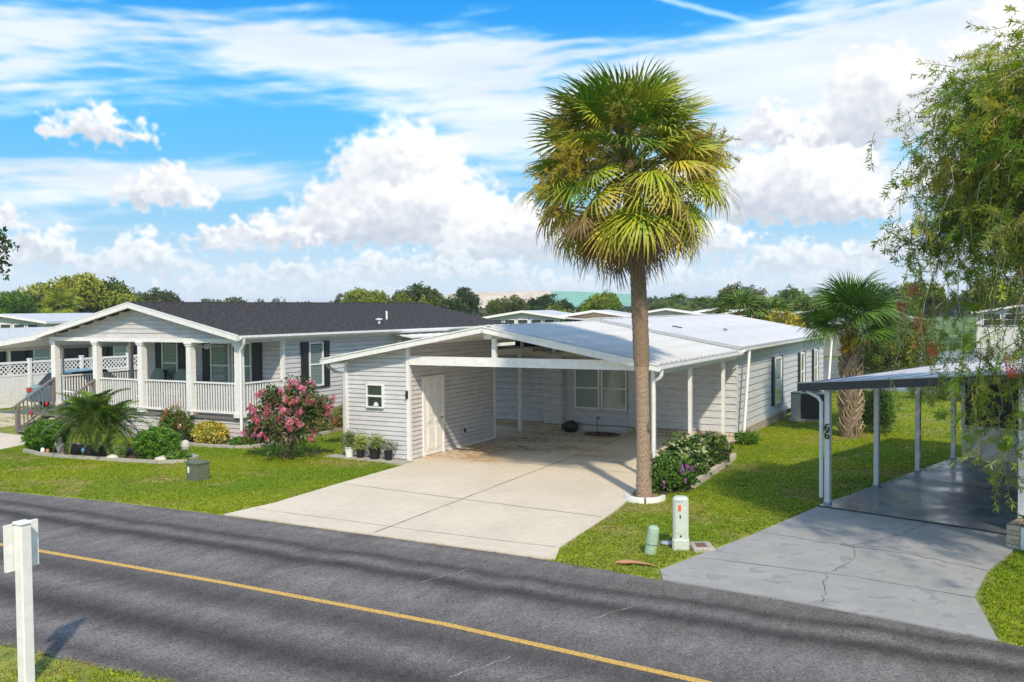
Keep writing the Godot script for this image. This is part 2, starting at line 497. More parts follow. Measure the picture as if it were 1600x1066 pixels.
func make_materials() -> void:
	M.white = mottled(Color(0.74, 0.74, 0.735), Color(0.83, 0.83, 0.825), Vector3(1.7, 1.1, 1.7), 0.42, 0.012, 3, 3)
	M.cream = flat(0.62, 0.58, 0.47, 0.5)
	M.vinyl = mottled(Color(0.53, 0.52, 0.545), Color(0.60, 0.59, 0.615), Vector3(3.1, 1.6, 3.1), 0.5, 0.01, 4, 5)      # shed
	M.vinyl2 = mottled(Color(0.52, 0.505, 0.515), Color(0.60, 0.585, 0.595), Vector3(3.4, 1.9, 3.4), 0.5, 0.01, 4, 6)     # neighbour's house
	M.board = mottled(Color(0.50, 0.515, 0.55), Color(0.60, 0.615, 0.645), Vector3(2.6, 0.7, 2.6), 0.6, 0.014, 4, 8, 1.2)   # painted lap boards
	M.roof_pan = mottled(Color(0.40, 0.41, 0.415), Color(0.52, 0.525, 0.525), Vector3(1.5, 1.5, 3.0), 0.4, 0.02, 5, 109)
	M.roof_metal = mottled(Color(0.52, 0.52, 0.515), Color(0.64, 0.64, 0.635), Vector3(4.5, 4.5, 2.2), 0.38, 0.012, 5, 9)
	M.roof_coat = mottled(Color(0.49, 0.495, 0.51), Color(0.62, 0.62, 0.63), Vector3(6.5, 6.5, 2.1), 0.5, 0.012, 5, 10)
	M.shingle = mottled(Color(0.016, 0.015, 0.018), Color(0.088, 0.082, 0.088), Vector3(1.2, 1.2, 4.5), 0.9, 0.045, 5, 12, 3.0)
	M.dark_metal = flat(0.035, 0.037, 0.042, 0.4)
	M.fascia_dark = mottled(Color(0.035, 0.036, 0.042), Color(0.06, 0.062, 0.07), Vector3(1.3, 0.4, 1.3), 0.5, 0.02, 3, 14)
	M.black = flat(0.012, 0.012, 0.014, 0.5)
	M.shutter = flat(0.016, 0.018, 0.022, 0.55)
	M.grey_wood = mottled(Color(0.13, 0.12, 0.115), Color(0.24, 0.225, 0.215), Vector3(0.5, 0.5, 2.0), 0.75, 0.02, 4, 15)
	M.knob = flat(0.35, 0.33, 0.30, 0.25, 0.9)
	M.galv = mottled(Color(0.40, 0.42, 0.43), Color(0.52, 0.53, 0.54), Vector3(1, 1, 1), 0.45, 0.02, 3, 16)
	M.blade = leafmat(0.3)
	M.stone = mottled(Color(0.36, 0.27, 0.17), Color(0.60, 0.50, 0.36), Vector3(0.5, 0.3, 0.5), 0.85, 0.03, 3, 18, 2.0)
	M.stone2 = mottled(Color(0.46, 0.38, 0.27), Color(0.66, 0.58, 0.45), Vector3(0.4, 0.3, 0.4), 0.85, 0.03, 3, 19, 2.0)
	M.lattice_tan = mottled(Color(0.50, 0.43, 0.35), Color(0.66, 0.58, 0.49), Vector3(0.6, 0.6, 0.6), 0.8, 0.03, 3, 20)
	M.soil = mottled(Color(0.035, 0.024, 0.016), Color(0.12, 0.08, 0.05), Vector3(0.8, 0.8, 0.8), 0.95, 0.05, 4, 21, 4.0)
	M.mulch = mottled(Color(0.14, 0.10, 0.06), Color(0.42, 0.32, 0.20), Vector3(0.7, 0.7, 0.7), 0.95, 0.06, 4, 22, 4.0)
	M.kerb = mottled(Color(0.28, 0.26, 0.23), Color(0.50, 0.47, 0.42), Vector3(0.9, 0.9, 0.9), 0.9, 0.03, 4, 23, 1.5)
	M.lawn = mottled(Color(0.13, 0.17, 0.025), Color(0.26, 0.30, 0.045), Vector3(5, 5, 5), 0.95, 0.02, 5, 24)
	M.field = mottled(Color(0.05, 0.10, 0.015), Color(0.14, 0.21, 0.035), Vector3(60, 60, 60), 0.95, 0.02, 5, 25)
	M.trunk = mottled(Color(0.10, 0.075, 0.055), Color(0.26, 0.21, 0.16), Vector3(0.5, 1.4, 0.5), 0.9, 0.03, 4, 26, 3.0)
	M.twig = flat(0.22, 0.17, 0.12, 0.85)
	M.leaf = leafmat()
	M.leaf_thin = leafmat(0.85)
	M.grass = leafmat(0.3, 0.6)
	M.frond = leafmat(0.45, 0.42)
	M.flower = leafmat(0.3, 0.6)
	M.screen = flat(0.012, 0.016, 0.018, 0.3)
	M.blind = flat(0.28, 0.36, 0.34, 0.6)
	M.room = flat(0.02, 0.022, 0.024, 0.8)
	var gl := StandardMaterial3D.new()
	gl.transparency = BaseMaterial3D.TRANSPARENCY_ALPHA
	gl.albedo_color = Color(0.5, 0.66, 0.64, 0.04)
	gl.roughness = 0.04
	gl.metallic_specular = 0.6
	M.glass = gl
	M.plastic_green = mottled(Color(0.30, 0.44, 0.33), Color(0.40, 0.54, 0.41), Vector3(0.6, 0.6, 0.6), 0.5, 0.02, 3, 27)
	M.plastic_pale = mottled(Color(0.50, 0.56, 0.50), Color(0.60, 0.65, 0.59), Vector3(0.5, 0.8, 0.5), 0.45, 0.02, 3, 28)
	M.box_green = mottled(Color(0.02, 0.035, 0.02), Color(0.22, 0.24, 0.17), Vector3(0.5, 0.4, 0.5), 0.75, 0.03, 4, 29)  # mottled at random from dark green to pale grey green
	M.orange = flat(0.75, 0.13, 0.02, 0.5)
	M.paint_yellow = mottled(Color(0.34, 0.21, 0.06), Color(0.76, 0.47, 0.11), Vector3(0.8, 0.8, 0.8), 0.8, 0.04, 5, 30)
	M.crack = mottled(Color(0.03, 0.03, 0.03), Color(0.09, 0.085, 0.08), Vector3(0.3, 0.3, 0.3), 0.95, 0.05, 3, 31)
	M.hill_sand = mottled(Color(0.52, 0.42, 0.30), Color(0.66, 0.57, 0.45), Vector3(160, 60, 160), 0.95, 0.02, 4, 32)
	M.hill_tarp = mottled(Color(0.15, 0.36, 0.27), Color(0.20, 0.43, 0.33), Vector3(120, 60, 120), 0.8, 0.02, 3, 33)
	M.hill_grass = mottled(Color(0.22, 0.26, 0.09), Color(0.34, 0.36, 0.14), Vector3(90, 60, 90), 0.95, 0.02, 4, 34)
	M.brick_red = flat(0.30, 0.13, 0.08, 0.85)
	# asphalt: speckled stone, darker polished wheel tracks, pale dust between; x repeats every 18 m, z from -13.6
	rng.seed = 5
	var n1 := noise(0.012, 4, 51)
	var n2 := noise(0.05, 3, 52)
	var tracks := [[-12.55, 0.15, -0.25], [-11.75, 0.15, 0.5], [-11.4, 0.10, -0.2], [-11.1, 0.22, 0.6], [-10.3, 0.35, -0.3], [-9.15, 0.3, 0.4], [-8.6, 0.18, -0.25], [-7.95, 0.32, 0.6], [-7.35, 0.2, -0.3], [-6.9, 0.16, 0.3]]
	var road := StandardMaterial3D.new()
	road.albedo_texture = pixels(1280, 540, func(i: int, j: int) -> Color:
		var z := -13.6 + j / 540.0 * 7.5
		var ang := i / 1280.0 * TAU
		var wob := n1.get_noise_3d(cos(ang) * 190.0, sin(ang) * 190.0, z * 12.0)
		var v := 0.128 + 0.03 * n2.get_noise_3d(cos(ang) * 220.0, sin(ang) * 220.0, z * 30.0)
		v += 0.025 * wob
		for t in tracks:
			var q: float = (z + wob * 0.14 - t[0]) / t[1]
			v *= 1.0 - t[2] * exp(-q * q) * (0.95 + 0.25 * wob)
		v *= rf(0.5, 1.55)
		return Color(v * 1.07, v * 0.985, v * 0.95).linear_to_srgb())
	road.uv1_offset = Vector3(0, 13.6 / 7.5, 0)
	road.uv1_scale = Vector3(1.0 / 18.0, 1.0 / 7.5, 1)
	road.roughness = 0.92
	road.metallic_specular = 0.3
	M.road = road
	# house driveway: pale concrete, oil and rust stains under the carport; 16 m square from (-17, -28)
	var n3 := noise(0.010, 5, 61)
	var n4 := noise(0.045, 4, 62)
	var oil := [[-13.0, -21.6, 0.9, 0.6, 0.55], [-12.0, -22.6, 1.3, 0.5, 0.7], [-12.6, -24.2, 1.2, 0.8, 0.6], [-10.9, -23.2, 0.8, 0.5, 0.5], [-12.2, -25.6, 1.8, 0.5, 0.5], [-9.6, -22.2, 0.5, 0.4, 0.3], [-13.2, -23.0, 0.5, 1.6, 0.4], [-11.0, -24.6, 1.0, 0.4, 0.4], [-8.6, -21.4, 0.4, 0.3, 0.3]]
	var rust := [[-12.3, -20.9, 0.7, 0.6, 0.8], [-11.7, -20.5, 0.5, 0.4, 0.7], [-12.9, -22.2, 0.7, 0.5, 0.6], [-13.2, -20.6, 0.4, 0.9, 0.5], [-12.4, -21.5, 0.4, 0.3, 0.7], [-9.9, -23.0, 0.35, 0.2, 0.7]]
	var dr := StandardMaterial3D.new()
	dr.albedo_texture = pixels(800, 800, func(i: int, j: int) -> Color:
		var x := -17.0 + i * 0.02
		var z := -28.0 + j * 0.02
		var a := n3.get_noise_2d(i * 1.0, j * 1.0)
		var b := n4.get_noise_2d(i * 1.6, j * 1.6)
		var v := 1.0 + 0.10 * a + 0.07 * b
		var c := Color(0.62 * v, 0.545 * v, 0.435 * v)
		var s := 0.0
		for t in oil:
			var dx: float = (x + a * 0.5 - t[0]) / t[2]
			var dz: float = (z + b * 0.3 - t[1]) / t[3]
			s = maxf(s, t[4] * exp(-dx * dx - dz * dz))
		s *= clampf(0.9 + b * 1.9, 0.2, 1.5)
		c = c.lerp(Color(0.10, 0.085, 0.06), clampf(s, 0.0, 0.85))
		s = 0.0
		for t in rust:
			var dx: float = (x + b * 0.5 - t[0]) / t[2]
			var dz: float = (z + a * 0.4 - t[1]) / t[3]
			s = maxf(s, t[4] * exp(-dx * dx - dz * dz))
		s *= clampf(0.95 + b * 2.0, 0.15, 1.5)
		c = c.lerp(Color(0.40, 0.22, 0.07), clampf(s, 0.0, 0.8))
		var k := rf(0.94, 1.06)
		return Color(c.r * k, c.g * k, c.b * k).linear_to_srgb())
	dr.uv1_offset = Vector3(17.0 / 16.0, 28.0 / 16.0, 0)
	dr.uv1_scale = Vector3(1.0 / 16.0, 1.0 / 16.0, 1)
	dr.roughness = 0.85
	M.drive = dr
	var d2 := dr.duplicate()
	d2.albedo_texture = pixels(512, 512, func(i: int, j: int) -> Color:
		var a := n3.get_noise_2d(i * 1.5 + 300.0, j * 1.5)
		var b := n4.get_noise_2d(i * 0.55, j * 0.55 + 200.0)
		var v := 1.0 + 0.16 * a + 0.06 * b
		var c := Color(0.32 * v, 0.318 * v, 0.312 * v)
		c = c.lerp(Color(0.09, 0.09, 0.085), clampf(smoothstep(0.3, 0.8, b + a * 0.5), 0.0, 0.3))
		c = c.lerp(Color(0.38, 0.36, 0.31), clampf(smoothstep(0.2, 0.6, -b + a * 0.3) * 0.5, 0.0, 0.5))
		var k := rf(0.92, 1.08)
		return Color(c.r * k, c.g * k, c.b * k).linear_to_srgb())
	d2.uv1_scale = Vector3(1.0 / 7.0, 1.0 / 7.0, 1)
	M.drive_grey = d2
	var fl := mottled(Color(0.13, 0.15, 0.17), Color(0.21, 0.235, 0.26), Vector3(5, 5, 5), 0.28, 0.012, 5, 35)
	fl.roughness_texture = ntex(0.008, 4, 36, [Color(0.45, 0.45, 0.45), Color(1, 1, 1)], [0.25, 0.75])
	fl.roughness = 0.42
	M.painted_floor = fl
	var wt := flat(0.10, 0.13, 0.14, 0.08)
	wt.normal_enabled = true
	wt.normal_texture = ntex(0.05, 3, 37, [], [], 256, 2.0)
	wt.uv1_triplanar = true
	wt.uv1_world_triplanar = true
	wt.uv1_scale = Vector3(0.25, 0.25, 0.25)
	M.water = wt

# ---------------------------------------------------------------- ground
const DRIVE := [Vector2(-13.2, -12.86), Vector2(-13.06, -14.1), Vector2(-13.2, -16.2), Vector2(-13.3, -18.9), Vector2(-13.58, -19.45), Vector2(-13.58, -24.1), Vector2(-16.0, -24.1), Vector2(-16.0, -26.75), Vector2(-6.95, -26.75), Vector2(-6.95, -20.2), Vector2(-7.02, -18.6), Vector2(-6.72, -17.1), Vector2(-6.62, -16.3), Vector2(-6.52, -15.0), Vector2(-6.42, -13.5), Vector2(-6.17, -12.8)]
const DRIVE66 := [Vector2(-4.54, -12.98), Vector2(-4.35, -12.56), Vector2(-2.83, -12.42), Vector2(-1.22, -12.19), Vector2(-0.1, -11.97), Vector2(-0.4, -13.65), Vector2(-0.27, -15.05), Vector2(0.1, -16.7), Vector2(0.4, -17.36), Vector2(-3.12, -18.66), Vector2(-3.28, -18.45), Vector2(-3.82, -15.81)]
const BED := [Vector2(-24.6, -16.9), Vector2(-24.3, -16.3), Vector2(-23.4, -16.05), Vector2(-22.3, -16.05), Vector2(-21.2, -16.2), Vector2(-20.1, -16.35), Vector2(-19.2, -16.5), Vector2(-18.7, -16.9), Vector2(-18.9, -17.5), Vector2(-19.8, -17.8), Vector2(-21.0, -17.6), Vector2(-22.6, -17.7), Vector2(-24.2, -17.6)]
const BED2 := [Vector2(-26.0, -20.3), Vector2(-24.5, -19.7), Vector2(-22.5, -19.35), Vector2(-20.6, -19.15), Vector2(-19.3, -19.25), Vector2(-18.9, -19.8), Vector2(-19.0, -23.0), Vector2(-19.0, -30.0), Vector2(-20.1, -30.0), Vector2(-20.1, -20.25)]
const BED3 := [Vector2(-7.0, -18.55), Vector2(-6.3, -18.3), Vector2(-5.95, -19.0), Vector2(-6.05, -21.0), Vector2(-6.2, -23.5), Vector2(-6.95, -23.9)]

func far_edge() -> Array:
	return [Vector2(-90, -4.0), Vector2(-60, -8.0), Vector2(-40, -10.6), Vector2(-28, -11.75), Vector2(-19.45, -12.42), Vector2(-16.15, -12.74), Vector2(-13.2, -12.85), Vector2(-9.5, -12.88), Vector2(-6.15, -12.77), Vector2(-4.35, -12.54), Vector2(-2.83, -12.42), Vector2(-1.22, -12.19), Vector2(-0.1, -11.97), Vector2(4, -11.0), Vector2(12, -8.2), Vector2(30, 0)]

func line_pts() -> Array:
	return [Vector2(-90, -1.0), Vector2(-60, -5.0), Vector2(-40, -7.6), Vector2(-28, -8.8), Vector2(-20, -9.35), Vector2(-14, -9.56), Vector2(-9.9, -9.62), Vector2(-6.1, -9.57), Vector2(-2.8, -9.29), Vector2(2, -8.4), Vector2(8, -6.4), Vector2(20, -1)]

func near_edge() -> Array:
	return [Vector2(-90, 2.2), Vector2(-60, -2.0), Vector2(-40, -4.6), Vector2(-28, -5.8), Vector2(-18, -6.4), Vector2(-10.4, -6.62), Vector2(-8, -6.7), Vector2(-5, -6.68), Vector2(-2, -6.3), Vector2(3, -5.2), Vector2(12, -1.6), Vector2(20, 3)]

func make_ground() -> void:
	rng.seed = 9
	var st := func(o: Node) -> void: o.set_meta("kind", "structure")
	st.call(sheet(self, "ground", [Vector2(-2500, 300), Vector2(2500, 300), Vector2(2500, -3000), Vector2(-2500, -3000)], -0.012, M.field))
	st.call(sheet(self, "lawn", [Vector2(-48, 12), Vector2(30, 12), Vector2(30, -46), Vector2(-48, -46)], 0.0, M.lawn))
	var poly := jag(far_edge(), 0.22, 0.018)
	var nr := near_edge()
	nr.reverse()
	poly.append_array(jag(nr, 0.22, 0.02))
	st.call(sheet(self, "road", poly, 0.008, M.road, 0.0, 1.0))
	var ln := ribbon(self, "road_marking", line_pts(), 0.115, 0.012, M.paint_yellow)
	ln.set_meta("kind", "structure")
	var rd: Node = get_node("road")
	for q in [[-7.4, -10.9, 0.9], [-4.6, -10.6, 0.7], [-9.6, -10.4, 0.5], [-5.2, -8.2, 0.8], [-12.0, -8.4, 0.6]]:
		ribbon(rd, "crack", jag([Vector2(q[0], q[1]), Vector2(q[0] + 0.15, q[1] - q[2] * 0.5), Vector2(q[0] + 0.3, q[1] - q[2])], 0.08, 0.03), 0.009, 0.0105, M.kerb, 0.6)
	var dv := sheet(self, "driveway", DRIVE, 0.03, M.drive, 0.05, 1.0)
	st.call(dv)
	ribbon(dv, "joint", jag([Vector2(-9.72, -12.95), Vector2(-10.05, -22.2), Vector2(-10.2, -26.6)], 0.3, 0.008), 0.022, 0.0325, M.crack, 0.4)
	ribbon(dv, "joint", jag([Vector2(-13.1, -16.32), Vector2(-9.9, -16.05), Vector2(-6.65, -15.8)], 0.3, 0.008), 0.018, 0.0328, M.crack, 0.4)
	ribbon(dv, "joint", jag([Vector2(-13.0, -13.5), Vector2(-9.1, -13.42), Vector2(-6.45, -13.45)], 0.3, 0.006), 0.010, 0.0331, M.crack, 0.5)
	ribbon(dv, "joint", jag([Vector2(-13.5, -20.6), Vector2(-7.0, -20.3)], 0.3, 0.008), 0.014, 0.0334, M.crack, 0.4)
	var d6 := sheet(self, "driveway", DRIVE66, 0.026, M.drive_grey, 0.04, 1.0)
	st.call(d6)
	ribbon(d6, "crack", jag([Vector2(-3.8, -15.97), Vector2(-2.26, -15.63), Vector2(-1.4, -15.54), Vector2(-0.27, -15.05)], 0.15, 0.03), 0.013, 0.0285, M.crack, 0.6)
	ribbon(d6, "crack", jag([Vector2(-2.15, -12.5), Vector2(-2.19, -12.9), Vector2(-2.33, -13.83), Vector2(-2.11, -14.7), Vector2(-2.2, -15.6)], 0.12, 0.04), 0.008, 0.0288, M.crack, 0.6)
	ribbon(d6, "crack", jag([Vector2(-2.26, -15.63), Vector2(-1.9, -16.2), Vector2(-1.6, -16.9), Vector2(-1.3, -17.9)], 0.12, 0.04), 0.008, 0.0291, M.crack, 0.6)
	ribbon(d6, "joint", jag([Vector2(-4.2, -13.9), Vector2(-1.9, -13.87), Vector2(-0.38, -13.57)], 0.3, 0.006), 0.012, 0.0294, M.crack, 0.5)
	st.call(sheet(self, "driveway", [Vector2(-25.6, -11.95), Vector2(-25.3, -14.0), Vector2(-25.35, -16.3), Vector2(-25.7, -17.3), Vector2(-26.0, -18.3), Vector2(-30.2, -18.6), Vector2(-30.4, -20.4), Vector2(-31.5, -32.0), Vector2(-36, -32.0), Vector2(-35.0, -20.4), Vector2(-31.4, -17), Vector2(-31.0, -11.45)], 0.022, M.drive, 0.04, 1.0))
	# lake and far bank behind the houses on the axis side
	st.call(sheet(self, "lake", [Vector2(-14, -47), Vector2(0, -44), Vector2(14, -40), Vector2(40, -36), Vector2(60, -52), Vector2(52, -84), Vector2(20, -96), Vector2(-2, -92), Vector2(-12, -70)], 0.006, M.water))
	for b in [BED, BED3]:
		var s := sheet(self, "flower_bed", b, 0.02, M.soil, 0.03)
		st.call(s)
	st.call(sheet(self, "flower_bed", BED2, 0.024, M.mulch, 0.03))
	make_grass()

func make_grass() -> void:
	var b := MB.new()
	rng.seed = 31
	for k in 14:
		var a := rf(0, TAU)
		var r := rf(0.0, 0.055)
		var p := Vector3(cos(a) * r, 0, sin(a) * r)
		var lean := Vector3(cos(a), 0, sin(a)) * rf(0.01, 0.05)
		var s := Vector3(-sin(a + rf(-1, 1)), 0, cos(a)).normalized() * rf(0.0025, 0.0045)
		var h := rf(0.022, 0.052)
		var mid := p + lean * 0.4 + Vector3(0, h * 0.6, 0)
		var nn := (Vector3.UP * 0.8 + lean.normalized() * 0.4).normalized()
		b.tri(p - s, p + s, mid + s * 0.8, nn, nn, nn)
		b.tri(p - s, mid + s * 0.8, mid - s * 0.8, nn, nn, nn)
		b.tri(mid - s * 0.8, mid + s * 0.8, p + lean + Vector3(0, h, 0), nn, nn, nn)
	var tuft := b.mesh()
	var patch := noise(0.16, 3, 71)
	var dry := noise(0.35, 4, 72)
	var right := PackedVector2Array([Vector2(-6.2, -12.7), Vector2(-6.38, -13.5), Vector2(-6.5, -15.0), Vector2(-6.6, -16.6), Vector2(-6.9, -18.4), Vector2(-6.3, -18.25), Vector2(-5.9, -19.0), Vector2(-6.0, -21.0), Vector2(-6.1, -23.5), Vector2(-6.9, -24.0), Vector2(-6.95, -41), Vector2(-9, -46), Vector2(6, -43), Vector2(-0.7, -26.4), Vector2(-3.25, -18.7), Vector2(-3.9, -15.8), Vector2(-4.62, -13.05), Vector2(-4.4, -12.6)])
	var lft := PackedVector2Array([Vector2(-25.2, -12.1), Vector2(-19.45, -12.5), Vector2(-16.2, -12.82), Vector2(-13.25, -12.92), Vector2(-13.12, -14.1), Vector2(-13.26, -16.2), Vector2(-13.4, -18.8), Vector2(-14.0, -19.15), Vector2(-16.0, -19.2), Vector2(-16.1, -30.0), Vector2(-18.95, -30.0), Vector2(-18.85, -19.7), Vector2(-19.3, -19.2), Vector2(-20.6, -19.1), Vector2(-22.5, -19.3), Vector2(-24.5, -19.65), Vector2(-25.8, -20.0), Vector2(-25.5, -17.3), Vector2(-25.2, -16.2)])
	var areas := [[right, 420.0], [lft, 420.0],
		[PackedVector2Array([Vector2(-16, -6.5), Vector2(-10.4, -6.68), Vector2(-8, -6.76), Vector2(-5, -6.74), Vector2(-5, -3.5), Vector2(-16, -3.5)]), 420.0],
		[PackedVector2Array([Vector2(-13.2, -12.9), Vector2(-6.1, -12.84), Vector2(-6.1, -12.76), Vector2(-13.2, -12.82)]), 260.0],
		[PackedVector2Array([Vector2(-0.05, -12.0), Vector2(-0.32, -13.65), Vector2(-0.2, -15.05), Vector2(0.15, -16.6), Vector2(2.5, -16.2), Vector2(2.5, -11.5)]), 420.0],
		[PackedVector2Array([Vector2(-30.3, -20.2), Vector2(-26.6, -20.6), Vector2(-28.6, -24.0), Vector2(-36.5, -24.0), Vector2(-36.5, -17.5), Vector2(-31.6, -17.2)]), 120.0]]
	var bed := PackedVector2Array(BED)
	var xfs := []
	var cols := []
	for ar in areas:
		var lo := Vector2(1e9, 1e9)
		var hi := -lo
		for p in ar[0]:
			lo = lo.min(p); hi = hi.max(p)
		var cnt := int((hi.x - lo.x) * (hi.y - lo.y) * ar[1])
		for i in cnt:
			var p := Vector2(rf(lo.x, hi.x), rf(lo.y, hi.y))
			if p.y < -30.0 and rng.randf() < 0.6: continue
			if not Geometry2D.is_point_in_polygon(p, ar[0]) or Geometry2D.is_point_in_polygon(p, bed): continue
			var q := patch.get_noise_2d(p.x, p.y)
			var d := dry.get_noise_2d(p.x * 1.3, p.y * 1.3)
			var worn := 0.0
			for w in [[-5.6, -14.0, 1.1, 0.5], [-4.4, -14.2, 0.7, 0.8], [-6.3, -17.0, 0.9, 0.8], [-14.2, -18.7, 0.7, 0.7], [-8.6, -5.8, 2.6, 1.0], [-3.9, -15.6, 0.5, 0.4], [-5.0, -16.3, 0.6, 0.3], [-17.2, -14.6, 1.3, 0.35], [-5.4, -12.9, 1.2, 0.35]]:
				var dx: float = (p.x - w[0]) / w[2]
				var dz: float = (p.y - w[1]) / w[2]
				worn = maxf(worn, w[3] * exp(-dx * dx - dz * dz))
			if p.y < -12.7 and p.y > -12.95 and p.x < -6.2 and p.x > -13.1: worn = 0.8
			var t := clampf(worn * (1.0 + d * 1.4) + smoothstep(0.05, 0.45, d) * 0.75, 0.0, 1.0)
			if rng.randf() < t * 0.45: continue
			var c := Color(0.28, 0.44, 0.018).lerp(Color(0.47, 0.55, 0.025), clampf(0.5 + q * 1.1 + rf(-0.3, 0.3), 0, 1))
			c = c.lerp(Color(0.58, 0.43, 0.16), t * rf(0.5, 1.0)) if rng.randf() < 0.3 + t else c
			var k := rf(0.8, 1.25)
			cols.append(Color(c.r * k, c.g * k, c.b * k))
			xfs.append(Transform3D(Basis(Vector3.UP, rf(0, TAU)).scaled(Vector3(1, 1, 1) * rf(0.7, 1.25) * (1.0 - 0.3 * t)), Vector3(p.x, 0.0, p.y)))
	var o := copies(self, "grass", tuft, M.grass, xfs, cols)
	tag(o, "short green mown grass with dry brown patches", "grass")

# ---------------------------------------------------------------- house parts
# lap siding on a wall: local x runs along the wall from `at`, out is the wall's outward direction
func siding(parent: Node, at: Vector3, along: Vector3, length: float, y0: float, y1: float, pitch: float, m: Material, span = null, proud := 0.036) -> void:
	var out := along.cross(Vector3.UP)
	var y := y0
	while y < y1 - 0.02:
		var h := minf(pitch, y1 - y)
		var a := 0.0
		var b := length
		if span != null:
			var s: Vector2 = span.call(y + h * 0.6)
			a = s.x; b = s.y
		if b - a > 0.05:
			var g := minf(0.016, h * 0.12)   # open joint under the board above
			var prof := [Vector2(0, 0), Vector2(proud, 0), Vector2(proud, 0.012), Vector2(proud * 0.45, h - g), Vector2(0, h - g)]
			put(parent, "siding_board", extrude(prof, b - a), m, Transform3D(Basis(out, Vector3.UP, -along if false else out.cross(Vector3.UP)), at + along * (b if out.cross(Vector3.UP).dot(along) < 0 else a) + Vector3(0, y, 0)))
		y += pitch

# window set on a wall: centre of the sill line on the wall face, w wide, h tall
func window(parent: Node, at: Vector3, along: Vector3, w: float, h: float, blind := true, shutters := 0.0, inner: Material = null) -> void:
	var out := along.cross(Vector3.UP)
	var turn := Transform3D(Basis(along, Vector3.UP, -out if along.cross(Vector3.UP).dot(out) < 0 else along.cross(Vector3.UP)), at)
	var f := Node3D.new()
	f.name = "window"
	parent.add_child(f, true)
	f.transform = turn
	var t := 0.05 if w > 0.6 else 0.034
	box(f, "frame", Vector3(0, t / 2, 0.045), Vector3(w, t, 0.09), M.white)
	box(f, "frame", Vector3(0, h - t / 2, 0.045), Vector3(w, t, 0.09), M.white)
	for s in [-1, 1]:
		box(f, "frame", Vector3(s * (w - t) / 2, h / 2, 0.044), Vector3(t, h - 2 * t, 0.088), M.white)
	box(f, "meeting_rail", Vector3(0, h * 0.5, 0.058), Vector3(w - 2 * t, 0.045, 0.05), M.white)
	box(f, "backing", Vector3(0, h / 2, 0.021), Vector3(w - 2 * t, h - 2 * t, 0.038), inner if inner else M.room)
	if blind:
		var n := int((h - 0.12) / 0.05)
		for k in n:
			box(f, "blind_slat", Vector3(0, 0.08 + k * 0.05, 0.046), Vector3(w - 0.14, 0.036, 0.005), M.blind)
	box(f, "pane", Vector3(0, h * 0.75 - 0.005, 0.062), Vector3(w - 2 * t, h * 0.5 - t - 0.02, 0.004), M.glass)
	box(f, "pane", Vector3(0, h * 0.25 + 0.005, 0.057), Vector3(w - 2 * t, h * 0.5 - t - 0.02, 0.004), M.glass)
	if shutters > 0:
		for s in [-1, 1]:
			var sh := box(f, "shutter", Vector3(s * (w / 2 + shutters / 2 + 0.01), h / 2, 0.037), Vector3(shutters, h + 0.06, 0.05), M.shutter)
			for k in 2:
				box(sh, "panel", Vector3(0, (k - 0.5) * h * 0.46, 0.028), Vector3(shutters * 0.62, h * 0.38, 0.008), M.shutter)

# ribbed roof panels laid from the ridge line down to the eave line, side by side along z
func roof_panels(parent: Node, ridge: Vector2, eave: Vector2, z0: float, z1: float, w: float, rib: float, m: Material, thick := 0.03) -> void:
	var n := int(round(absf(z1 - z0) / w))
	var pw := absf(z1 - z0) / n
	var d := Vector3(eave.x - ridge.x, eave.y - ridge.y, 0)
	var len := d.length()
	d = d.normalized()
	var up := Vector3(0, 0, 1).cross(d)
	if up.y < 0: up = -up
	# profile x runs along z, y along the roof's normal
	var px := up.cross(d)
	var sgn := px.z
	var prof := [Vector2(0, 0), Vector2(pw, 0), Vector2(pw, -thick), Vector2(0, -thick)]
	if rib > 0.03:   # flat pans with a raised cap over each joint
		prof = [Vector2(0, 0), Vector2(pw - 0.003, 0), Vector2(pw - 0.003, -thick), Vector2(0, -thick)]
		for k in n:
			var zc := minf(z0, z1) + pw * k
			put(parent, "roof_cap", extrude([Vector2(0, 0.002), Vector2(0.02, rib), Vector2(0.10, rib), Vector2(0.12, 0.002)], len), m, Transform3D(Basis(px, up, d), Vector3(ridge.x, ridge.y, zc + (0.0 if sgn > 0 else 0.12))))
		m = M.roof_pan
	elif rib > 0:
		prof = [Vector2(0, 0), Vector2(pw - 0.075, 0), Vector2(pw - 0.06, rib), Vector2(pw - 0.015, rib), Vector2(pw - 0.003, 0), Vector2(pw - 0.003, -thick), Vector2(0, -thick)]
	for k in n:
		var z := minf(z0, z1) + pw * (k if sgn > 0 else k + 1)
		put(parent, "roof_panel", extrude(prof, len), m, Transform3D(Basis(px, up, d), Vector3(ridge.x, ridge.y, z)))

func gutter(parent: Node, a: Vector3, b: Vector3, out: Vector3, m: Material) -> void:
	# open trough, profile x outward
	var d := (b - a).normalized()
	var prof := [Vector2(0, 0), Vector2(0.075, -0.0), Vector2(0.115, 0.05), Vector2(0.115, 0.105), Vector2(0.105, 0.105), Vector2(0.1, 0.055), Vector2(0.07, 0.012), Vector2(0.01, 0.012), Vector2(0.01, 0.105), Vector2(0, 0.105)]
	var ext := out.cross(Vector3.UP)
	var s := a if ext.dot(d) > 0 else b
	put(parent, "gutter", extrude(prof, (b - a).length()), m, Transform3D(Basis(out, Vector3.UP, ext), s))

func pipe(parent: Node, called: String, pts: Array, r: float, m: Material, sides := 8) -> MeshInstance3D:
	var b := MB.new()
	var rr := []
	for p in pts: rr.append(r)
	b.tube(pts, rr, sides)
	return put(parent, called, b.mesh(), m)

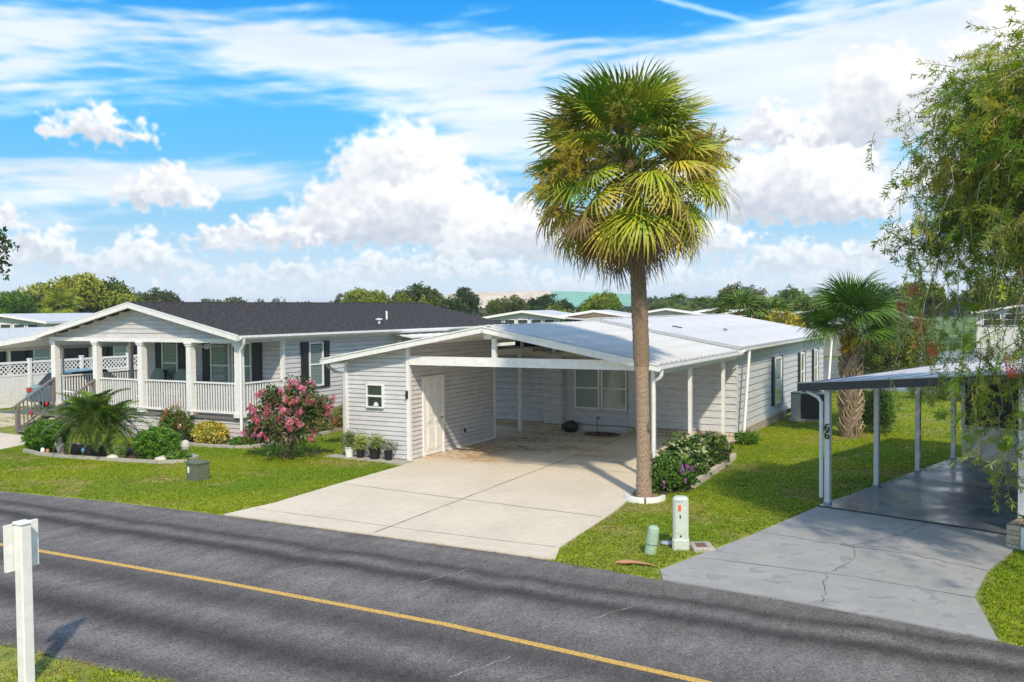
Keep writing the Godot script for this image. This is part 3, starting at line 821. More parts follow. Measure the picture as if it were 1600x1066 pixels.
func stones(parent: Node, at: Vector3, along: Vector3, length: float, height: float, rows: int, depth := 0.07) -> void:
	var out := along.cross(Vector3.UP)
	var h := height / rows
	var mats := [M.stone, M.stone2]
	for r in rows:
		var x := 0.0
		while x < length - 0.02:
			var w := minf(snappedf(rf(0.16, 0.42), 0.05), length - x)
			if length - x - w < 0.08: w = length - x
			var dd := depth + snappedf(rf(-0.02, 0.02), 0.01)
			put(parent, "stone", boxmesh(Vector3(w - 0.012, h - 0.012, dd)), mats[rng.randi() % 2], Transform3D(Basis(along, Vector3.UP, along.cross(Vector3.UP)), at + along * (x + w / 2) + Vector3(0, h * (r + 0.5), 0) + out * dd / 2))
			x += w

# ---------------------------------------------------------------- the carport house
func carport_house() -> void:
	rng.seed = 41
	var H := thing("carport_house", "long pale blue grey house with double carport and ribbed white metal roof", "house")
	var X := Vector3(1, 0, 0)
	var B := Vector3(0, 0, -1)
	# walls under the boards
	box(H, "wall", Vector3(-11.2, 1.36, -33.85), Vector3(8.34, 2.3, 13.9), M.board)
	var ridge := 3.5
	# gable wall of the house over the carport, dark panel painted in for the shaded gap
	put(H, "gable_wall", extrude([Vector2(-15.37, 2.505), Vector2(-7.03, 2.505), Vector2(-11.2, 3.36)], 0.1), M.board, Transform3D(Basis(), Vector3(0, 0, -26.95)))
	box(H, "dark_gap_panel", Vector3(-12.5, 2.78, -26.8), Vector3(3.6, 0.22, 0.06), M.room)  # near-black colour stands in for shade in the gap between the roofs
	box(H, "fascia", Vector3(-11.6, 2.45, -26.62), Vector3(8.0, 0.14, 0.06), M.cream)
	box(H, "soffit", Vector3(-11.2, 2.50, -26.72), Vector3(8.3, 0.03, 0.16), M.cream)
	# front wall boards in three planes
	siding(H, Vector3(-15.37, 0.24, -26.88), X, 2.25, 0.0, 2.25, 0.205, M.board)
	siding(H, Vector3(-12.52, 0.24, -26.9), X, 2.2, 0.0, 2.25, 0.205, M.board)
	box(H, "bump_out", Vector3(-12.83, 1.36, -26.7), Vector3(0.58, 2.26, 0.36), M.board)
	siding(H, Vector3(-13.13, 0.24, -26.52), X, 0.6, 0.0, 2.25, 0.205, M.board)
	siding(H, Vector3(-12.53, 0.24, -26.52), B, 0.36, 0.0, 2.25, 0.205, M.board)
	box(H, "bump_out", Vector3(-8.68, 1.36, -26.83), Vector3(3.3, 2.26, 0.14), M.board)
	siding(H, Vector3(-10.34, 0.24, -26.76), X, 3.36, 0.0, 2.25, 0.205, M.board)
	window(H, Vector3(-11.78, 0.72, -26.9), X, 0.86, 1.32, false, 0.0, M.blind)
	window(H, Vector3(-10.86, 0.72, -26.9), X, 0.86, 1.32, false, 0.0, M.blind)
	# long side wall
	siding(H, Vector3(-7.02, 0.285, -26.78), B, 14.0, 0.0, 2.35, 0.205, M.board)
	siding(H, Vector3(-15.38, 0.24, -40.78), -B, 14.0, 0.0, 2.4, 0.205, M.board)
	box(H, "corner_trim", Vector3(-6.995, 1.4, -26.755), Vector3(0.05, 2.32, 0.05), M.board)
	for w in [[-31.9, 1.0, 0.62, 1.56], [-36.05, 0.7, 0.72, 1.42], [-38.8, 0.7, 0.72, 1.42]]:
		window(H, Vector3(-7.0, w[2], w[0]), B, w[1], w[3], true, 0.27)
	# skirting: stone at the front, tan lattice along the side
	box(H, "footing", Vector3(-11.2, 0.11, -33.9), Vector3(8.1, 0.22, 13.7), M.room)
	stones(H, Vector3(-15.3, 0.03, -26.9), X, 2.2, 0.2, 2, 0.16)
	stones(H, Vector3(-13.2, 0.03, -26.5), X, 0.72, 0.2, 2, 0.1)
	box(H, "step_block", Vector3(-11.4, 0.11, -26.84), Vector3(2.0, 0.18, 0.12), M.board)
	stones(H, Vector3(-10.35, 0.03, -26.74), X, 3.3, 0.2, 2, 0.09)
	box(H, "skirting_rail", Vector3(-6.985, 0.262, -33.8), Vector3(0.04, 0.03, 13.8), M.lattice_tan)
	for k in 42:
		for s in [-1, 1]:
			var z := -26.95 - k * 0.155
			var c := Vector3(-6.985 + s * 0.006, 0.13, z)
			bar(H, "lattice_slat", c - Vector3(0, 0.125, s * 0.125), c + Vector3(0, 0.125, s * 0.125), 0.011, 0.04, M.lattice_tan)
	# house roof
	roof_panels(H, Vector2(-11.2, ridge + 0.08), Vector2(-6.72, 2.76), -26.2, -41.1, 0.41, 0.012, M.roof_coat, 0.05)
	roof_panels(H, Vector2(-11.2, ridge + 0.08), Vector2(-15.7, 2.76), -26.2, -41.1, 0.41, 0.012, M.roof_coat, 0.05)
	bar(H, "ridge_cap", Vector3(-11.2, ridge + 0.085, -26.2), Vector3(-11.2, ridge + 0.085, -41.1), 0.25, 0.03, M.roof_coat)
	bar(H, "drip_edge", Vector3(-11.2, ridge + 0.045, -26.185), Vector3(-6.74, 2.725, -26.185), 0.02, 0.09, M.galv)
	bar(H, "drip_edge", Vector3(-11.2, ridge + 0.045, -26.185), Vector3(-15.68, 2.725, -26.185), 0.02, 0.09, M.galv)
	bar(H, "fascia", Vector3(-6.78, 2.66, -26.2), Vector3(-6.78, 2.66, -41.1), 0.04, 0.13, M.white)
	gutter(H, Vector3(-6.76, 2.60, -26.4), Vector3(-6.76, 2.60, -41.15), X, M.white)
	box(H, "soffit", Vector3(-6.9, 2.61, -33.7), Vector3(0.24, 0.02, 14.8), M.white)
	for p in [[-9.3, -28.3, 0.3], [-8.5, -31.0, 0.12]]:
		var yy: float = ridge + 0.08 - (p[0] + 11.2) * 0.165
		box(H, "roof_patch", Vector3(p[0], yy + 0.012, p[1]), Vector3(p[2], 0.03, 0.12), M.dark_metal).rotation.z = -0.163
	# carport roof
	var apex := Vector2(-11.2, 3.47)
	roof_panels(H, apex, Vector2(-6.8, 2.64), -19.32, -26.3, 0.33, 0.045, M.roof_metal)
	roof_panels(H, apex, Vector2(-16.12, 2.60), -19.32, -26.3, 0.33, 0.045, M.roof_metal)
	for s in [[-6.85, 2.585], [-16.07, 2.545]]:
		var e := Vector2(s[0] + 11.2, s[1] - 3.42)
		put(H, "ceiling", extrude([Vector2(0, 0), e, e + Vector2(0, -0.02), Vector2(0, -0.02)], 6.75), M.white, Transform3D(Basis(), Vector3(-11.2, 3.42, -26.12)))
	bar(H, "ridge_cap", Vector3(-11.2, 3.485, -19.3), Vector3(-11.2, 3.485, -26.2), 0.2, 0.025, M.roof_metal)
	bar(H, "fascia", Vector3(-11.2, 3.405, -19.3), Vector3(-6.79, 2.575, -19.3), 0.045, 0.15, M.white)
	bar(H, "fascia", Vector3(-11.2, 3.405, -19.3), Vector3(-16.13, 2.535, -19.3), 0.045, 0.15, M.white)
	bar(H, "fascia_lip", Vector3(-11.2, 3.475, -19.27), Vector3(-6.77, 2.642, -19.27), 0.03, 0.03, M.white)
	bar(H, "fascia_lip", Vector3(-11.2, 3.475, -19.27), Vector3(-16.15, 2.602, -19.27), 0.03, 0.03, M.white)
	gutter(H, Vector3(-6.82, 2.50, -19.3), Vector3(-6.82, 2.50, -26.35), X, M.white)
	gutter(H, Vector3(-16.1, 2.46, -26.3), Vector3(-16.1, 2.46, -19.3), -X, M.white)
	box(H, "ridge_beam", Vector3(-11.2, 3.26, -22.9), Vector3(0.22, 0.2, 6.7), M.white)
	put(H, "carport_beam", extrude([Vector2(-13.52, 2.49), Vector2(-6.95, 2.49), Vector2(-6.95, 2.53), Vector2(-7.5, 2.63), Vector2(-8.1, 2.71), Vector2(-13.52, 2.71)], 0.1), M.white, Transform3D(Basis(), Vector3(0, 0, -19.66)))
	box(H, "king_post", Vector3(-11.05, 2.94, -19.62), Vector3(0.11, 0.46, 0.09), M.white)
	for x in [-13.9, -12.75]:
		box(H, "hanger", Vector3(x, 2.78, -26.5), Vector3(0.09, 0.55, 0.09), M.white)
	box(H, "post", Vector3(-13.65, 1.26, -25.85), Vector3(0.1, 2.46, 0.1), M.white)
	bar(H, "carport_beam", Vector3(-13.6, 2.58, -24.1), Vector3(-13.6, 2.58, -26.6), 0.09, 0.16, M.white)
	for z in [-22.3, -25.3]:
		box(H, "post", Vector3(-7.0, 1.27, z), Vector3(0.085, 2.5, 0.085), M.white)
	box(H, "post", Vector3(-7.0, 1.27, -19.62), Vector3(0.085, 2.46, 0.085), M.white)
	bar(H, "eave_beam", Vector3(-7.0, 2.45, -19.7), Vector3(-7.0, 2.45, -26.6), 0.06, 0.12, M.white)
	pipe(H, "downspout", [Vector3(-6.76, 2.52, -19.48), Vector3(-6.76, 2.42, -19.48), Vector3(-6.80, 2.35, -19.5), Vector3(-6.94, 2.28, -19.53), Vector3(-6.97, 2.2, -19.54), Vector3(-6.97, 0.1, -19.54), Vector3(-6.9, 0.04, -19.48)], 0.042, M.white, 10)
	pipe(H, "downspout", [Vector3(-6.70, 2.62, -27.0), Vector3(-6.72, 0.22, -26.45), Vector3(-6.6, 0.04, -26.35)], 0.045, M.white)
	pipe(H, "downspout", [Vector3(-6.70, 2.62, -41.1), Vector3(-6.72, 0.2, -40.3)], 0.045, M.white)
	pipe(H, "downspout", [Vector3(-16.16, 2.5, -19.55), Vector3(-16.16, 2.4, -19.55), Vector3(-16.0, 2.28, -19.6), Vector3(-15.68, 2.2, -19.62), Vector3(-15.68, 0.1, -19.62)], 0.04, M.galv, 10)
	pipe(H, "strap", [Vector3(-6.85, 0.45, -26.5), Vector3(-6.8, 0.0, -26.3)], 0.02, M.galv, 5)
	# storage room in the carport
	var sh := Node3D.new()
	sh.name = "storage_room"
	H.add_child(sh)
	var roofy := func(x: float) -> float: return 2.60 + (x + 16.12) * 0.1768 - 0.05
	put(sh, "wall", extrude([Vector2(-15.57, 0.03), Vector2(-13.6, 0.03), Vector2(-13.6, roofy.call(-13.6)), Vector2(-15.57, roofy.call(-15.57))], 4.4), M.vinyl, Transform3D(Basis(), Vector3(0, 0, -24.05)))
	siding(sh, Vector3(-15.55, 0.05, -19.64), X, 1.95, 0.0, 2.95, 0.118, M.vinyl, func(y: float) -> Vector2: return Vector2(clampf((y + 0.05 - 2.60 + 0.06) / 0.1768 - 0.57, 0.0, 1.94), 1.94), 0.028)
	siding(sh, Vector3(-13.59, 0.05, -19.66), B, 4.4, 0.0, 2.92, 0.118, M.vinyl, null, 0.028)
	siding(sh, Vector3(-15.58, 0.05, -24.05), -B, 4.4, 0.0, 2.5, 0.118, M.vinyl, null, 0.028)
	box(sh, "corner_trim", Vector3(-13.585, 1.5, -19.625), Vector3(0.10, 2.94, 0.10), M.white)
	box(sh, "corner_trim", Vector3(-15.575, 1.29, -19.625), Vector3(0.08, 2.50, 0.08), M.white)
	box(sh, "corner_trim", Vector3(-13.58, 1.27, -24.06), Vector3(0.07, 2.44, 0.07), M.white)
	box(sh, "base_trim", Vector3(-13.565, 0.055, -22.75), Vector3(0.03, 0.05, 2.55), M.white)
	window(sh, Vector3(-14.62, 1.34, -19.63), X, 0.54, 0.62, false, 0.0, M.black)
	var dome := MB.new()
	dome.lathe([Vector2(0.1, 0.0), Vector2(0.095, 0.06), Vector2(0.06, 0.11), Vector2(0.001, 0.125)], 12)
	put(sh, "pane_reflection", dome.mesh(), M.white, Transform3D(Basis(), Vector3(-14.6, 1.39, -19.585)).scaled_local(Vector3(0.8, 0.8, 0.15)))  # flat white arch behind the pane, a reflection made as a shape
	var door := Node3D.new()
	door.name = "door"
	sh.add_child(door)
	door.transform = Transform3D(Basis(B, Vector3.UP, X), Vector3(-13.575, 0.04, -20.72))
	box(door, "leaf", Vector3(0, 1.02, 0.01), Vector3(0.88, 2.02, 0.04), M.white)
	for s in [-1, 1]:
		box(door, "frame", Vector3(s * 0.475, 1.04, 0.02), Vector3(0.07, 2.1, 0.06), M.white)
		for r in [[0.45, 0.62], [1.15, 0.6], [1.73, 0.3]]:
			box(door, "panel", Vector3(s * 0.195, r[0], 0.033), Vector3(0.26, r[1], 0.014), M.white)
			box(door, "panel", Vector3(s * 0.195, r[0], 0.044), Vector3(0.19, r[1] - 0.08, 0.012), M.white)
	box(door, "frame", Vector3(0, 2.065, 0.02), Vector3(0.88, 0.06, 0.06), M.white)
	var kb := MB.new()
	kb.lathe([Vector2(0.03, 0), Vector2(0.012, 0.012), Vector2(0.012, 0.03), Vector2(0.03, 0.045), Vector2(0.028, 0.07), Vector2(0.001, 0.075)], 12)
	put(door, "knob", kb.mesh(), M.knob, Transform3D(Basis(Vector3(1, 0, 0), PI / 2), Vector3(0.36, 0.95, 0.03)))
	box(sh, "outlet", Vector3(-13.565, 0.48, -22.35), Vector3(0.03, 0.11, 0.09), M.dark_metal)
	box(sh, "wall_light", Vector3(-13.6, 1.72, -19.56), Vector3(0.06, 0.2, 0.05), M.black)
	# things on the carport floor
	var hose := MB.new()
	var pts := []
	var rad := []
	for k in 90:
		var a := k * 0.42
		var r := 0.18 + 0.30 * absf(sin(k * 0.037)) + rf(-0.02, 0.02)
		pts.append(Vector3(cos(a) * r * 1.25, 0.012 + 0.0008 * k, sin(a) * r * 0.7)); rad.append(0.011)
	pts.append(Vector3(-0.3, 0.03, -0.4)); rad.append(0.011)
	pts.append(Vector3(-0.45, 0.2, -0.66)); rad.append(0.011)
	pts.append(Vector3(-0.47, 0.42, -0.72)); rad.append(0.011)
	hose.tube(pts, rad, 5)
	tag(put(self, "garden_hose", hose.mesh(), flat(0.10, 0.035, 0.03, 0.5), Transform3D(Basis(), Vector3(-10.9, 0.03, -25.95))), "dark red garden hose coiled on the carport floor below the double window", "hose")
	var bag := blob(Vector3(0.24, 0.2, 0.2), 0.16, 14, 5)
	tag(put(self, "rubbish_bag", bag, M.black, Transform3D(Basis(), Vector3(-12.1, 0.19, -26.3))), "small black bag slumped against the house wall beside the hose", "bag")
	var tap := thing("wall_tap", "small dark hose tap on the house wall over the coiled hose", "tap", Vector3(-11.36, 0.46, -26.8))
	pipe(tap, "spout", [Vector3(0, 0, -0.04), Vector3(0, 0, 0.06), Vector3(0, -0.05, 0.09)], 0.014, M.dark_metal, 6)
	box(tap, "handle", Vector3(0, 0.035, 0.05), Vector3(0.07, 0.012, 0.02), M.dark_metal)
	# air conditioner on its slab
	var ac := thing("air_conditioner", "grey metal air conditioner unit on a slab beside the house wall", "air conditioner", Vector3(-6.05, 0, -32.6))
	box(ac, "slab", Vector3(0, 0.04, 0), Vector3(1.2, 0.1, 1.05), M.kerb)
	box(ac, "casing", Vector3(0, 0.52, 0), Vector3(1.0, 0.84, 0.86), flat(0.10, 0.105, 0.115, 0.5))
	box(ac, "side_panel", Vector3(-0.36, 0.53, 0.02), Vector3(0.32, 0.88, 0.88), M.galv)
	for k in 19:
		box(ac, "grille_bar", Vector3(-0.16 + k * 0.0365, 0.52, 0.445), Vector3(0.014, 0.8, 0.02), M.fascia_dark)
		box(ac, "grille_bar", Vector3(0.515, 0.52, -0.4 + k * 0.044), Vector3(0.02, 0.8, 0.016), M.fascia_dark)
	box(ac, "top_panel", Vector3(0, 0.96, 0), Vector3(1.06, 0.04, 0.92), M.galv)
	var fan := MB.new()
	fan.lathe([Vector2(0.33, 0), Vector2(0.33, 0.03), Vector2(0.29, 0.035), Vector2(0.29, 0.012), Vector2(0.001, 0.012)], 20)
	put(ac, "fan_guard", fan.mesh(), M.dark_metal, Transform3D(Basis(), Vector3(0.1, 0.98, 0)))

# a lumpy closed body
func blob(size: Vector3, rough: float, rings := 12, sd := 1) -> Mesh:
	var f := noise(1.6, 3, sd)
	var b := MB.new()
	var P := func(i: int, j: int) -> Vector3:
		var th := PI * i / rings
		var ph := TAU * j / (rings * 2)
		var d := Vector3(sin(th) * cos(ph), cos(th), sin(th) * sin(ph))
		return d * size * (1.0 + rough * f.get_noise_3dv(d * 1.3))
	for i in rings:
		for j in rings * 2:
			var p := [P.call(i, j), P.call(i + 1, j), P.call(i + 1, j + 1), P.call(i, j + 1)]
			var n := []
			for q in p: n.append((q / (size * size)).normalized())
			if i < rings - 1: b.tri(p[0], p[1], p[2], n[0], n[1], n[2])
			if i > 0: b.tri(p[0], p[2], p[3], n[0], n[2], n[3])
	return b.mesh()

# ---------------------------------------------------------------- the porch house next door
func railing(parent: Node, a: Vector3, b: Vector3, top: float, low: float, m: Material, gap := 0.105) -> void:
	var r := Node3D.new()
	r.name = "railing"
	parent.add_child(r, true)
	var up := Vector3.UP
	bar(r, "top_rail", a + up * top, b + up * top, 0.09, 0.045, m)
	bar(r, "bottom_rail", a + up * low, b + up * low, 0.05, 0.06, m)
	var n := int(a.distance_to(b) / gap)
	for k in n:
		var p := a.lerp(b, (k + 0.5) / n)
		var h := top - low - 0.05
		box(r, "baluster", p + up * (low + 0.03 + h / 2), Vector3(0.036, h, 0.036), m)

func porch_house() -> void:
	rng.seed = 43
	var H := thing("porch_house", "pale grey house with dark shingle roof and a white railed front porch", "house")
	var X := Vector3(1, 0, 0)
	var B := Vector3(0, 0, -1)
	box(H, "wall", Vector3(-23.13, 1.65, -29.1), Vector3(6.1, 3.0, 13.9), M.vinyl2)
	box(H, "wall", Vector3(-27.2, 1.65, -31.3), Vector3(2.4, 3.0, 9.6), M.vinyl2)
	siding(H, Vector3(-26.18, 0.76, -22.13), X, 6.1, 0.0, 2.4, 0.145, M.vinyl2, null, 0.028)
	siding(H, Vector3(-20.07, 0.06, -22.13), B, 14.0, 0.0, 2.95, 0.145, M.vinyl2, null, 0.028)
	siding(H, Vector3(-26.2, 0.76, -26.4), -B, 4.25, 0.0, 2.4, 0.145, M.vinyl2, null, 0.028)
	siding(H, Vector3(-28.4, 0.76, -26.48), X, 2.2, 0.0, 2.4, 0.145, M.vinyl2, null, 0.028)
	box(H, "corner_trim", Vector3(-20.05, 1.6, -22.1), Vector3(0.11, 3.1, 0.11), M.white)
	box(H, "door_trim", Vector3(-24.32, 1.85, -22.085), Vector3(0.1, 2.2, 0.05), M.white)
	window(H, Vector3(-24.98, 1.42, -22.11), X, 0.76, 1.5, true, 0.33)
	window(H, Vector3(-22.67, 1.38, -22.11), X, 0.84, 1.5, true)
	window(H, Vector3(-21.72, 1.38, -22.11), X, 0.84, 1.5, true)
	for x in [-23.3, -21.09]:
		box(H, "shutter", Vector3(x, 2.13, -22.075), Vector3(0.36, 1.54, 0.06), M.shutter)
	window(H, Vector3(-20.05, 1.42, -23.62), B, 0.7, 1.44, true, 0.33)
	# porch deck and skirting
	box(H, "deck", Vector3(-24.25, 0.71, -21.15), Vector3(8.4, 0.08, 1.94), M.grey_wood)
	box(H, "deck", Vector3(-27.3, 0.71, -24.3), Vector3(2.25, 0.08, 4.3), M.grey_wood)
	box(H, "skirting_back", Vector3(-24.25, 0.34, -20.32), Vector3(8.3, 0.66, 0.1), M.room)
	siding(H, Vector3(-28.4, 0.03, -20.26), X, 8.38, 0.0, 0.64, 0.13, M.vinyl2, null, 0.028)
	siding(H, Vector3(-20.03, 0.03, -20.26), B, 1.85, 0.0, 0.64, 0.13, M.vinyl2, null, 0.028)
	# columns
	for x in [-28.37, -26.27, -24.15, -22.01, -20.02]:
		var c := Node3D.new()
		c.name = "column"
		H.add_child(c, true)
		c.position = Vector3(x, 0.75, -20.22)
		put(c, "shaft", extrude([Vector2(-0.115, 0), Vector2(0.115, 0), Vector2(0.095, 2.1), Vector2(-0.095, 2.1)], 0.2), M.white, Transform3D(Basis(), Vector3(0, 0, -0.1)))
		box(c, "base", Vector3(0, 0.07, 0), Vector3(0.27, 0.14, 0.25), M.white)
		box(c, "capital", Vector3(0, 2.13, 0), Vector3(0.25, 0.07, 0.24), M.white)
		box(c, "capital", Vector3(0, 2.18, 0), Vector3(0.30, 0.05, 0.28), M.white)
	for p in [[-28.3, -23.2], [-28.3, -26.2]]:
		box(H, "post", Vector3(p[0], 1.85, p[1]), Vector3(0.12, 2.2, 0.12), M.white)
	# railings
	for q in [[-26.13, -24.29], [-24.0, -22.15], [-21.87, -20.16]]:
		railing(H, Vector3(q[0], 0.75, -20.22), Vector3(q[1], 0.75, -20.22), 1.0, 0.12, M.white)
	railing(H, Vector3(-20.02, 0.75, -20.36), Vector3(-20.02, 0.75, -22.0), 1.0, 0.12, M.white)
	railing(H, Vector3(-28.3, 0.75, -20.4), Vector3(-28.3, 0.75, -26.3), 1.0, 0.12, M.white)
	box(H, "swing_gate", Vector3(-27.3, 1.25, -20.3), Vector3(1.7, 0.04, 0.04), M.white)
	# beam, ceiling, gable
	box(H, "porch_beam", Vector3(-24.2, 3.02, -20.22), Vector3(8.66, 0.13, 0.22), M.white)
	box(H, "porch_beam", Vector3(-20.02, 3.02, -21.2), Vector3(0.2, 0.13, 1.76), M.white)
	box(H, "porch_ceiling", Vector3(-24.2, 3.1, -22.5), Vector3(8.5, 0.03, 4.3), M.white)
	var pitch := (4.1 - 3.13) / 4.45
	put(H, "gable_wall", extrude([Vector2(-28.5, 3.1), Vector2(-19.98, 3.1), Vector2(-24.27, 4.03)], 0.08), M.vinyl2, Transform3D(Basis(), Vector3(0, 0, -20.3)))
	siding(H, Vector3(-28.7, 3.09, -20.22), X, 8.9, 0.0, 0.92, 0.138, M.vinyl2, func(y: float) -> Vector2: return Vector2(y / pitch + 0.02, 8.9 - y / pitch - 0.02), 0.028)
	# roof
	for s in [-1, 1]:
		var e := Vector2(s * 4.58, 3.16 - 4.16)
		put(H, "roof_slope", extrude([Vector2(0, 0), e, e + Vector2(0, -0.06), Vector2(0, -0.06)], 16.55), M.shingle, Transform3D(Basis(), Vector3(-24.27, 4.2, -36.4)))
		put(H, "soffit", extrude([Vector2(0, -0.075), e + Vector2(0, -0.075), e + Vector2(0, -0.095), Vector2(0, -0.095)], 0.5), M.cream, Transform3D(Basis(), Vector3(-24.27, 4.2, -20.36)))
		bar(H, "rake_board", Vector3(-24.27, 4.11, -19.83), Vector3(-24.27 + s * 4.6, 3.11, -19.83), 0.045, 0.17, M.white)
		bar(H, "rake_lip", Vector3(-24.27, 4.19, -19.805), Vector3(-24.27 + s * 4.62, 3.19, -19.805), 0.02, 0.035, M.white)
	bar(H, "ridge_cap", Vector3(-24.27, 4.2, -19.85), Vector3(-24.27, 4.2, -36.4), 0.22, 0.03, M.shingle)
	for k in 38:   # shingle courses, butt edges proud of the slope
		var t := (k + 1) / 39.0
		bar(H, "shingle_course", Vector3(-24.27 + 4.58 * t, 4.205 - t, -19.86), Vector3(-24.27 + 4.58 * t, 4.205 - t, -36.39), 0.02, 0.012, M.shingle)
	bar(H, "fascia", Vector3(-19.7, 3.11, -19.85), Vector3(-19.7, 3.11, -36.4), 0.03, 0.14, M.white)
	gutter(H, Vector3(-19.68, 3.07, -19.9), Vector3(-19.68, 3.07, -36.45), X, M.white)
	gutter(H, Vector3(-28.86, 3.07, -36.45), Vector3(-28.86, 3.07, -19.9), -X, M.white)
	box(H, "soffit", Vector3(-19.86, 3.09, -29.0), Vector3(0.36, 0.02, 14.6), M.white)
	bar(H, "frieze_board", Vector3(-20.05, 3.0, -20.4), Vector3(-20.05, 3.0, -36.0), 0.03, 0.1, M.white)
	pipe(H, "downspout", [Vector3(-19.62, 3.1, -20.0), Vector3(-19.62, 2.98, -20.02), Vector3(-19.7, 2.88, -20.08), Vector3(-19.87, 2.76, -20.12), Vector3(-19.88, 2.6, -20.12), Vector3(-19.88, 0.1, -20.12), Vector3(-19.8, 0.03, -20.0)], 0.045, M.white, 10)
	pipe(H, "vent_pipe", [Vector3(-21.2, 3.45, -29.2), Vector3(-21.2, 3.85, -29.2)], 0.04, M.white)
	var mv := MB.new()
	mv.lathe([Vector2(0.05, 0), Vector2(0.05, 0.14), Vector2(0.13, 0.15), Vector2(0.13, 0.19), Vector2(0.001, 0.21)], 14)
	put(H, "roof_vent", mv.mesh(), M.white, Transform3D(Basis(), Vector3(-20.6, 3.38, -27.9)))
	# side porch roof and lamp
	var aw := Node3D.new()
	aw.name = "side_awning"
	H.add_child(aw)
	for k in 11:
		put(aw, "awning_panel", extrude([Vector2(0, 0), Vector2(0.95, -0.1), Vector2(0.95, -0.14 if k % 2 else -0.17), Vector2(0, -0.03)], 0.3), M.white, Transform3D(Basis(), Vector3(-20.04, 3.02 - (k % 2) * 0.012, -31.2 + k * 0.3)))
	for z in [-29.4, -30.7]:
		box(aw, "awning_post", Vector3(-19.2, 1.45, z), Vector3(0.05, 2.9, 0.05), M.white)
	box(aw, "landing", Vector3(-19.55, 0.35, -29.9), Vector3(0.95, 0.7, 2.2), M.kerb)
	box(H, "wall_lamp", Vector3(-19.99, 2.68, -28.3), Vector3(0.12, 0.2, 0.14), M.white)
	box(H, "meter_box", Vector3(-19.99, 2.62, -28.75), Vector3(0.08, 0.3, 0.55), M.galv)
	# front steps
	var S := Node3D.new()
	S.name = "front_steps"
	H.add_child(S)
	for k in 5:
		box(S, "tread", Vector3(-27.32, 0.66 - k * 0.145, -19.98 + k * 0.28), Vector3(1.92, 0.045, 0.30), M.grey_wood)
		if k < 4: box(S, "riser", Vector3(-27.32, 0.59 - k * 0.145, -20.08 + k * 0.28), Vector3(1.86, 0.07, 0.02), M.room)
	for x in [-28.32, -26.30]:
		bar(S, "stringer", Vector3(x, 0.58, -20.1), Vector3(x, -0.02, -18.74), 0.05, 0.2, M.grey_wood)
		bar(S, "handrail", Vector3(x, 1.72, -20.15), Vector3(x, 0.84, -18.62), 0.11, 0.05, M.grey_wood)
		bar(S, "lower_rail", Vector3(x, 0.92, -20.15), Vector3(x, 0.12, -18.78), 0.04, 0.06, M.grey_wood)
		box(S, "newel_post", Vector3(x, 0.42, -18.76), Vector3(0.1, 0.84, 0.1), M.grey_wood)
		box(S, "newel_post", Vector3(x, 1.15, -20.08), Vector3(0.1, 1.1, 0.1), M.grey_wood)
		for k in 10:
			var t := (k + 0.5) / 10.0
			var p := Vector3(x, lerpf(0.92, 0.12, t), lerpf(-20.15, -18.78, t))
			box(S, "baluster", p + Vector3(0, 0.38, 0), Vector3(0.03, 0.74, 0.03), M.grey_wood)
	for q in [[-28.24, 0.62, -19.2], [-28.24, 0.86, -19.75]]:
		tag(put(self, "flower_ornament", blob(Vector3(0.05, 0.07, 0.05), 0.9, 8, int(q[2] * 10)), flat(0.38, 0.03, 0.05, 0.7), Transform3D(Basis(), Vector3(q[0], q[1], q[2]))), "red flower ornament hanging on the grey front stair rail", "ornament", "red ornaments on the stair rail")
	# lower carport roof on the far side
	var cr := Node3D.new()
	cr.name = "side_carport"
	H.add_child(cr)
	put(cr, "roof_slab", extrude([Vector2(0, 0), Vector2(-4.6, -0.55), Vector2(-4.6, -0.62), Vector2(0, -0.07)], 11.0), M.roof_coat, Transform3D(Basis(), Vector3(-28.75, 3.19, -31.0)))
	bar(cr, "fascia", Vector3(-28.75, 3.09, -19.98), Vector3(-33.4, 2.53, -19.98), 0.05, 0.15, M.white)
	bar(cr, "fascia", Vector3(-33.37, 2.53, -19.98), Vector3(-33.37, 2.53, -31.0), 0.05, 0.15, M.white)
	for z in [-20.1, -24.0, -28.0]:
		box(cr, "post", Vector3(-33.25, 1.24, z), Vector3(0.08, 2.48, 0.08), M.white)
	# ceiling fan and chairs on the porch
	var fan := thing("ceiling_fan", "white ceiling fan hanging over the porch", "ceiling fan", Vector3(-22.3, 2.78, -21.15))
	pipe(fan, "rod", [Vector3(0, 0.1, 0), Vector3(0, 0.32, 0)], 0.015, M.white, 6)
	var hub := MB.new()
	hub.lathe([Vector2(0.001, -0.08), Vector2(0.08, -0.06), Vector2(0.1, 0.0), Vector2(0.1, 0.08), Vector2(0.03, 0.1)], 14)
	put(fan, "motor", hub.mesh(), M.white)
	for k in 5:
		var a := TAU * k / 5 + 0.3
		put(fan, "blade", boxmesh(Vector3(0.52, 0.012, 0.13)), M.white, Transform3D(Basis(Vector3.UP, a), Vector3(cos(a) * 0.36, 0.02, -sin(a) * 0.36)))
	var cush := mottled(Color(0.03, 0.07, 0.055), Color(0.42, 0.50, 0.40), Vector3(0.45, 0.45, 0.45), 0.9, 0.045, 2, 77)
	for q in [[-25.12, "beside the shuttered window"], [-24.0, "beside the porch column"]]:
		var c := thing("porch_chair", "dark porch chair with green leaf print cushion " + q[1], "chair", Vector3(q[0], 0.75, -21.45), 0.15, "chairs on the front porch")
		box(c, "seat", Vector3(0, 0.42, 0), Vector3(0.58, 0.05, 0.55), M.dark_metal)
		box(c, "seat_cushion", Vector3(0, 0.50, 0.01), Vector3(0.54, 0.11, 0.52), cush)
		var bk := put(c, "back_cushion", blob(Vector3(0.29, 0.38, 0.09), 0.12, 10, 3), cush, Transform3D(Basis(Vector3(1, 0, 0), -0.2), Vector3(0, 0.90, -0.22)))
